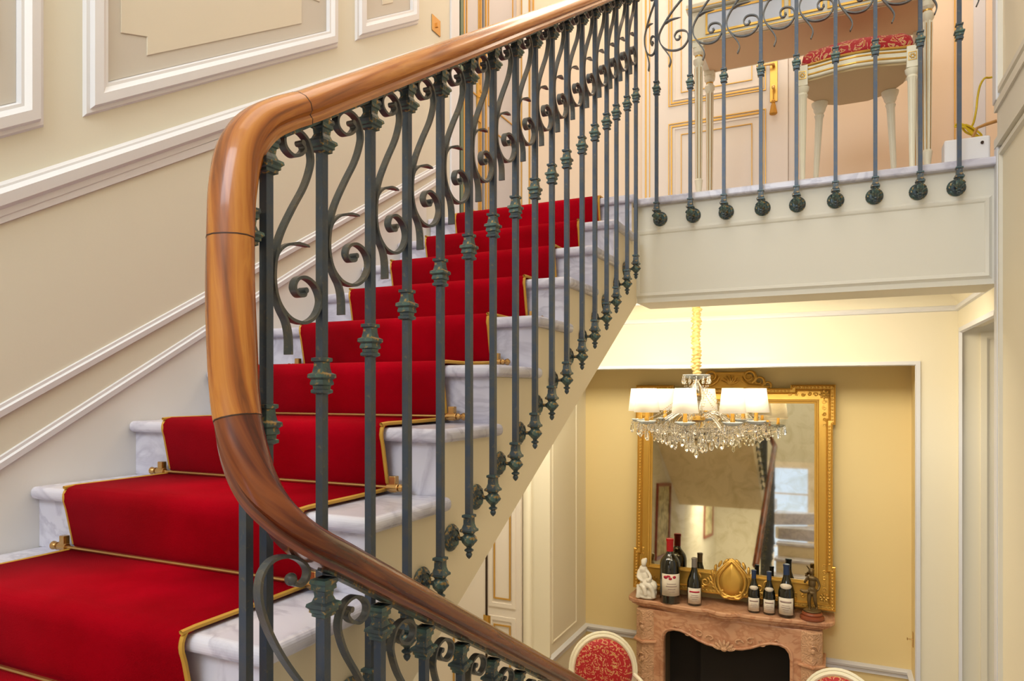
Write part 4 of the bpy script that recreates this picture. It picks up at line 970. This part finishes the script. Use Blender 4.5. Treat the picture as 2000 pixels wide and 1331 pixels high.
MB().prism(bow(.93), 2, .480, .4895).build('underside', UNDER2, so)
b = MB(); rings = [(.97, .546), (1.0, .570), (.97, .600), (.86, .625), (.6, .645), (.25, .655), (.02, .657)]
vs = []; fs = []; m_ = len(bow(1))
sm_ring = lambda k: [(p.x, p.y) for p in cat_rom([Vector((x, y, 0)) for x, y in bow(k)]+[Vector((*bow(k)[0], 0))], 3)[:-1]]
for k, z in rings: vs += [(x, y, z) for x, y in sm_ring(k)]
m_ = len(sm_ring(1))
for i in range(len(rings)-1):
    for k in range(m_): fs.append((i*m_+k, i*m_+(k+1) % m_, (i+1)*m_+(k+1) % m_, (i+1)*m_+k))
fs.append(tuple(range(m_))); b.add(vs, fs); b.build('seat_cushion', BROC, so, smooth=True, angle=80)
b = MB(); b.tube([(x, y, .550) for x, y in sm_ring(.99)], .006, 6, closed=True); b.build('seat_braid', GOLD, so, smooth=True)
for (x, y, dx, dy, sp) in ((-.222, .006, 0, 0, 0), (.222, .006, 0, 0, 0), (-.155, .295, -.012, .04, 1), (.155, .295, .012, .04, 1)):
    b = MB()
    if not sp: b.box(x-.022, x+.022, y-.024, y+.020, .455, .548)
    pr = [(.010, 0), (.015, .012), (.011, .028), (.012, .10), (.018, .40), (.023, .415), (.019, .425), (.027, .438), (.029, .452)]
    vs = []; n0 = 24
    for r, z in pr:
        for k in range(n0):
            a = 2*PI*k/n0; rr = r*(.86 if (k % 2 and .09 < z < .405) else 1); t = 1-z/.452
            vs.append((x+dx*t*2+rr*math.cos(a), y+dy*t+rr*math.sin(a), z))
    fs = [(i*n0+k, i*n0+(k+1) % n0, (i+1)*n0+(k+1) % n0, (i+1)*n0+k) for i in range(len(pr)-1) for k in range(n0)]+[tuple(range(n0)), tuple((len(pr)-1)*n0+k for k in range(n0))]
    b.add(vs, fs)
    if sp: b.lathe([(.030, .452), (.036, .465), (.038, .479)], (x, y, 0), 20)
    l = b.build('leg', CREAM, so, smooth=True, angle=28)
    if not sp:
        b = MB(); zc = .502
        b.mould([(x-.016, y-.0245, zc-.018), (x+.016, y-.0245, zc-.018), (x+.016, y-.0245, zc+.018), (x-.016, y-.0245, zc+.018)], (0, -1, 0), [(0, 0), (0, .002), (.003, .002), (.003, 0)])
        for q in range(6): b.ell((x+.008*math.cos(q*PI/3), y-.026, zc+.008*math.sin(q*PI/3)), (.004, .002, .004), 6, 4)
        b.build('gilt_rosette', GOLD, l)
# ------------------------------------------------------------------ outlet, yellow cord, white plastic box, wooden bracket
ou = empty('wall_outlet', (.744, 3.66, 1.205), label='double wall socket with dark slots beside the landing balustrade', cat='wall socket')
MB().box(-.007, -.001, -.05, .05, -.055, .055).build('plate', mat('socket_plate', '#E6CFA2', .4), ou, bevel=.002)
for a in (-.018, .018): MB().ell((-.008, a, .0), (.002, .006, .022), 8, 6).build('slot', DARK, ou, smooth=True)
b = MB()
def w3(u, v, y):
    a = (u-1000)/1352.6; r = (math.cos(TH)*a-math.sin(TH), math.sin(TH)*a+math.cos(TH), (764.6-v)/1352.6); t_ = y/r[1]
    return Vector((r[0]*t_, y, r[2]*t_))
cable = [w3(u, v, 3.54) for u, v in ((1944, 149), (1934, 150), (1922, 155), (1914, 168), (1910, 190), (1906, 215), (1902, 238), (1896, 248), (1885, 247), (1872, 241), (1866, 246), (1880, 250), (1898, 256), (1912, 264), (1916, 268), (1905, 266), (1886, 256), (1878, 246), (1892, 248), (1908, 258))]
for i, p in enumerate(cable): p.y += .012*math.sin(i*2.1)
b.tube(cat_rom(cable, 4), .0042, 6); b.tube(cat_rom([w3(u, v, 3.53) for u, v in ((1872, 243), (1890, 252), (1910, 268), (1917, 264), (1900, 250), (1884, 244), (1894, 258), (1914, 270))], 4), .0042, 6)
tag(b.build('yellow_cable', YEL, smooth=True), 'yellow cord coiled on the landing below the wall socket', 'cord')
pb = empty('power_strip', (.50, 3.50, ZL), label='white plastic box lying on the landing behind the last baluster', cat='power strip')
MB().box(-.080, .085, -.045, .045, .001, .105).build('box', PLASW, pb, bevel=.008); MB().tube([(.055, -.046, .075), (.055, -.052, .075)], .006, 10).build('knob', DARK, pb)
wb = empty('wooden_bracket', (.56, 3.48, ZL+.10), label='thin bent wooden bracket at the right end of the landing', cat='bracket')
MB().tube([(-.075, 0, -.10), (-.020, -.005, .045), (.01, -.005, .055), (.049, -.01, .062)], .007, 6).build('bent_rod', mat('light_wood', '#B98545', .5), wb, smooth=True)
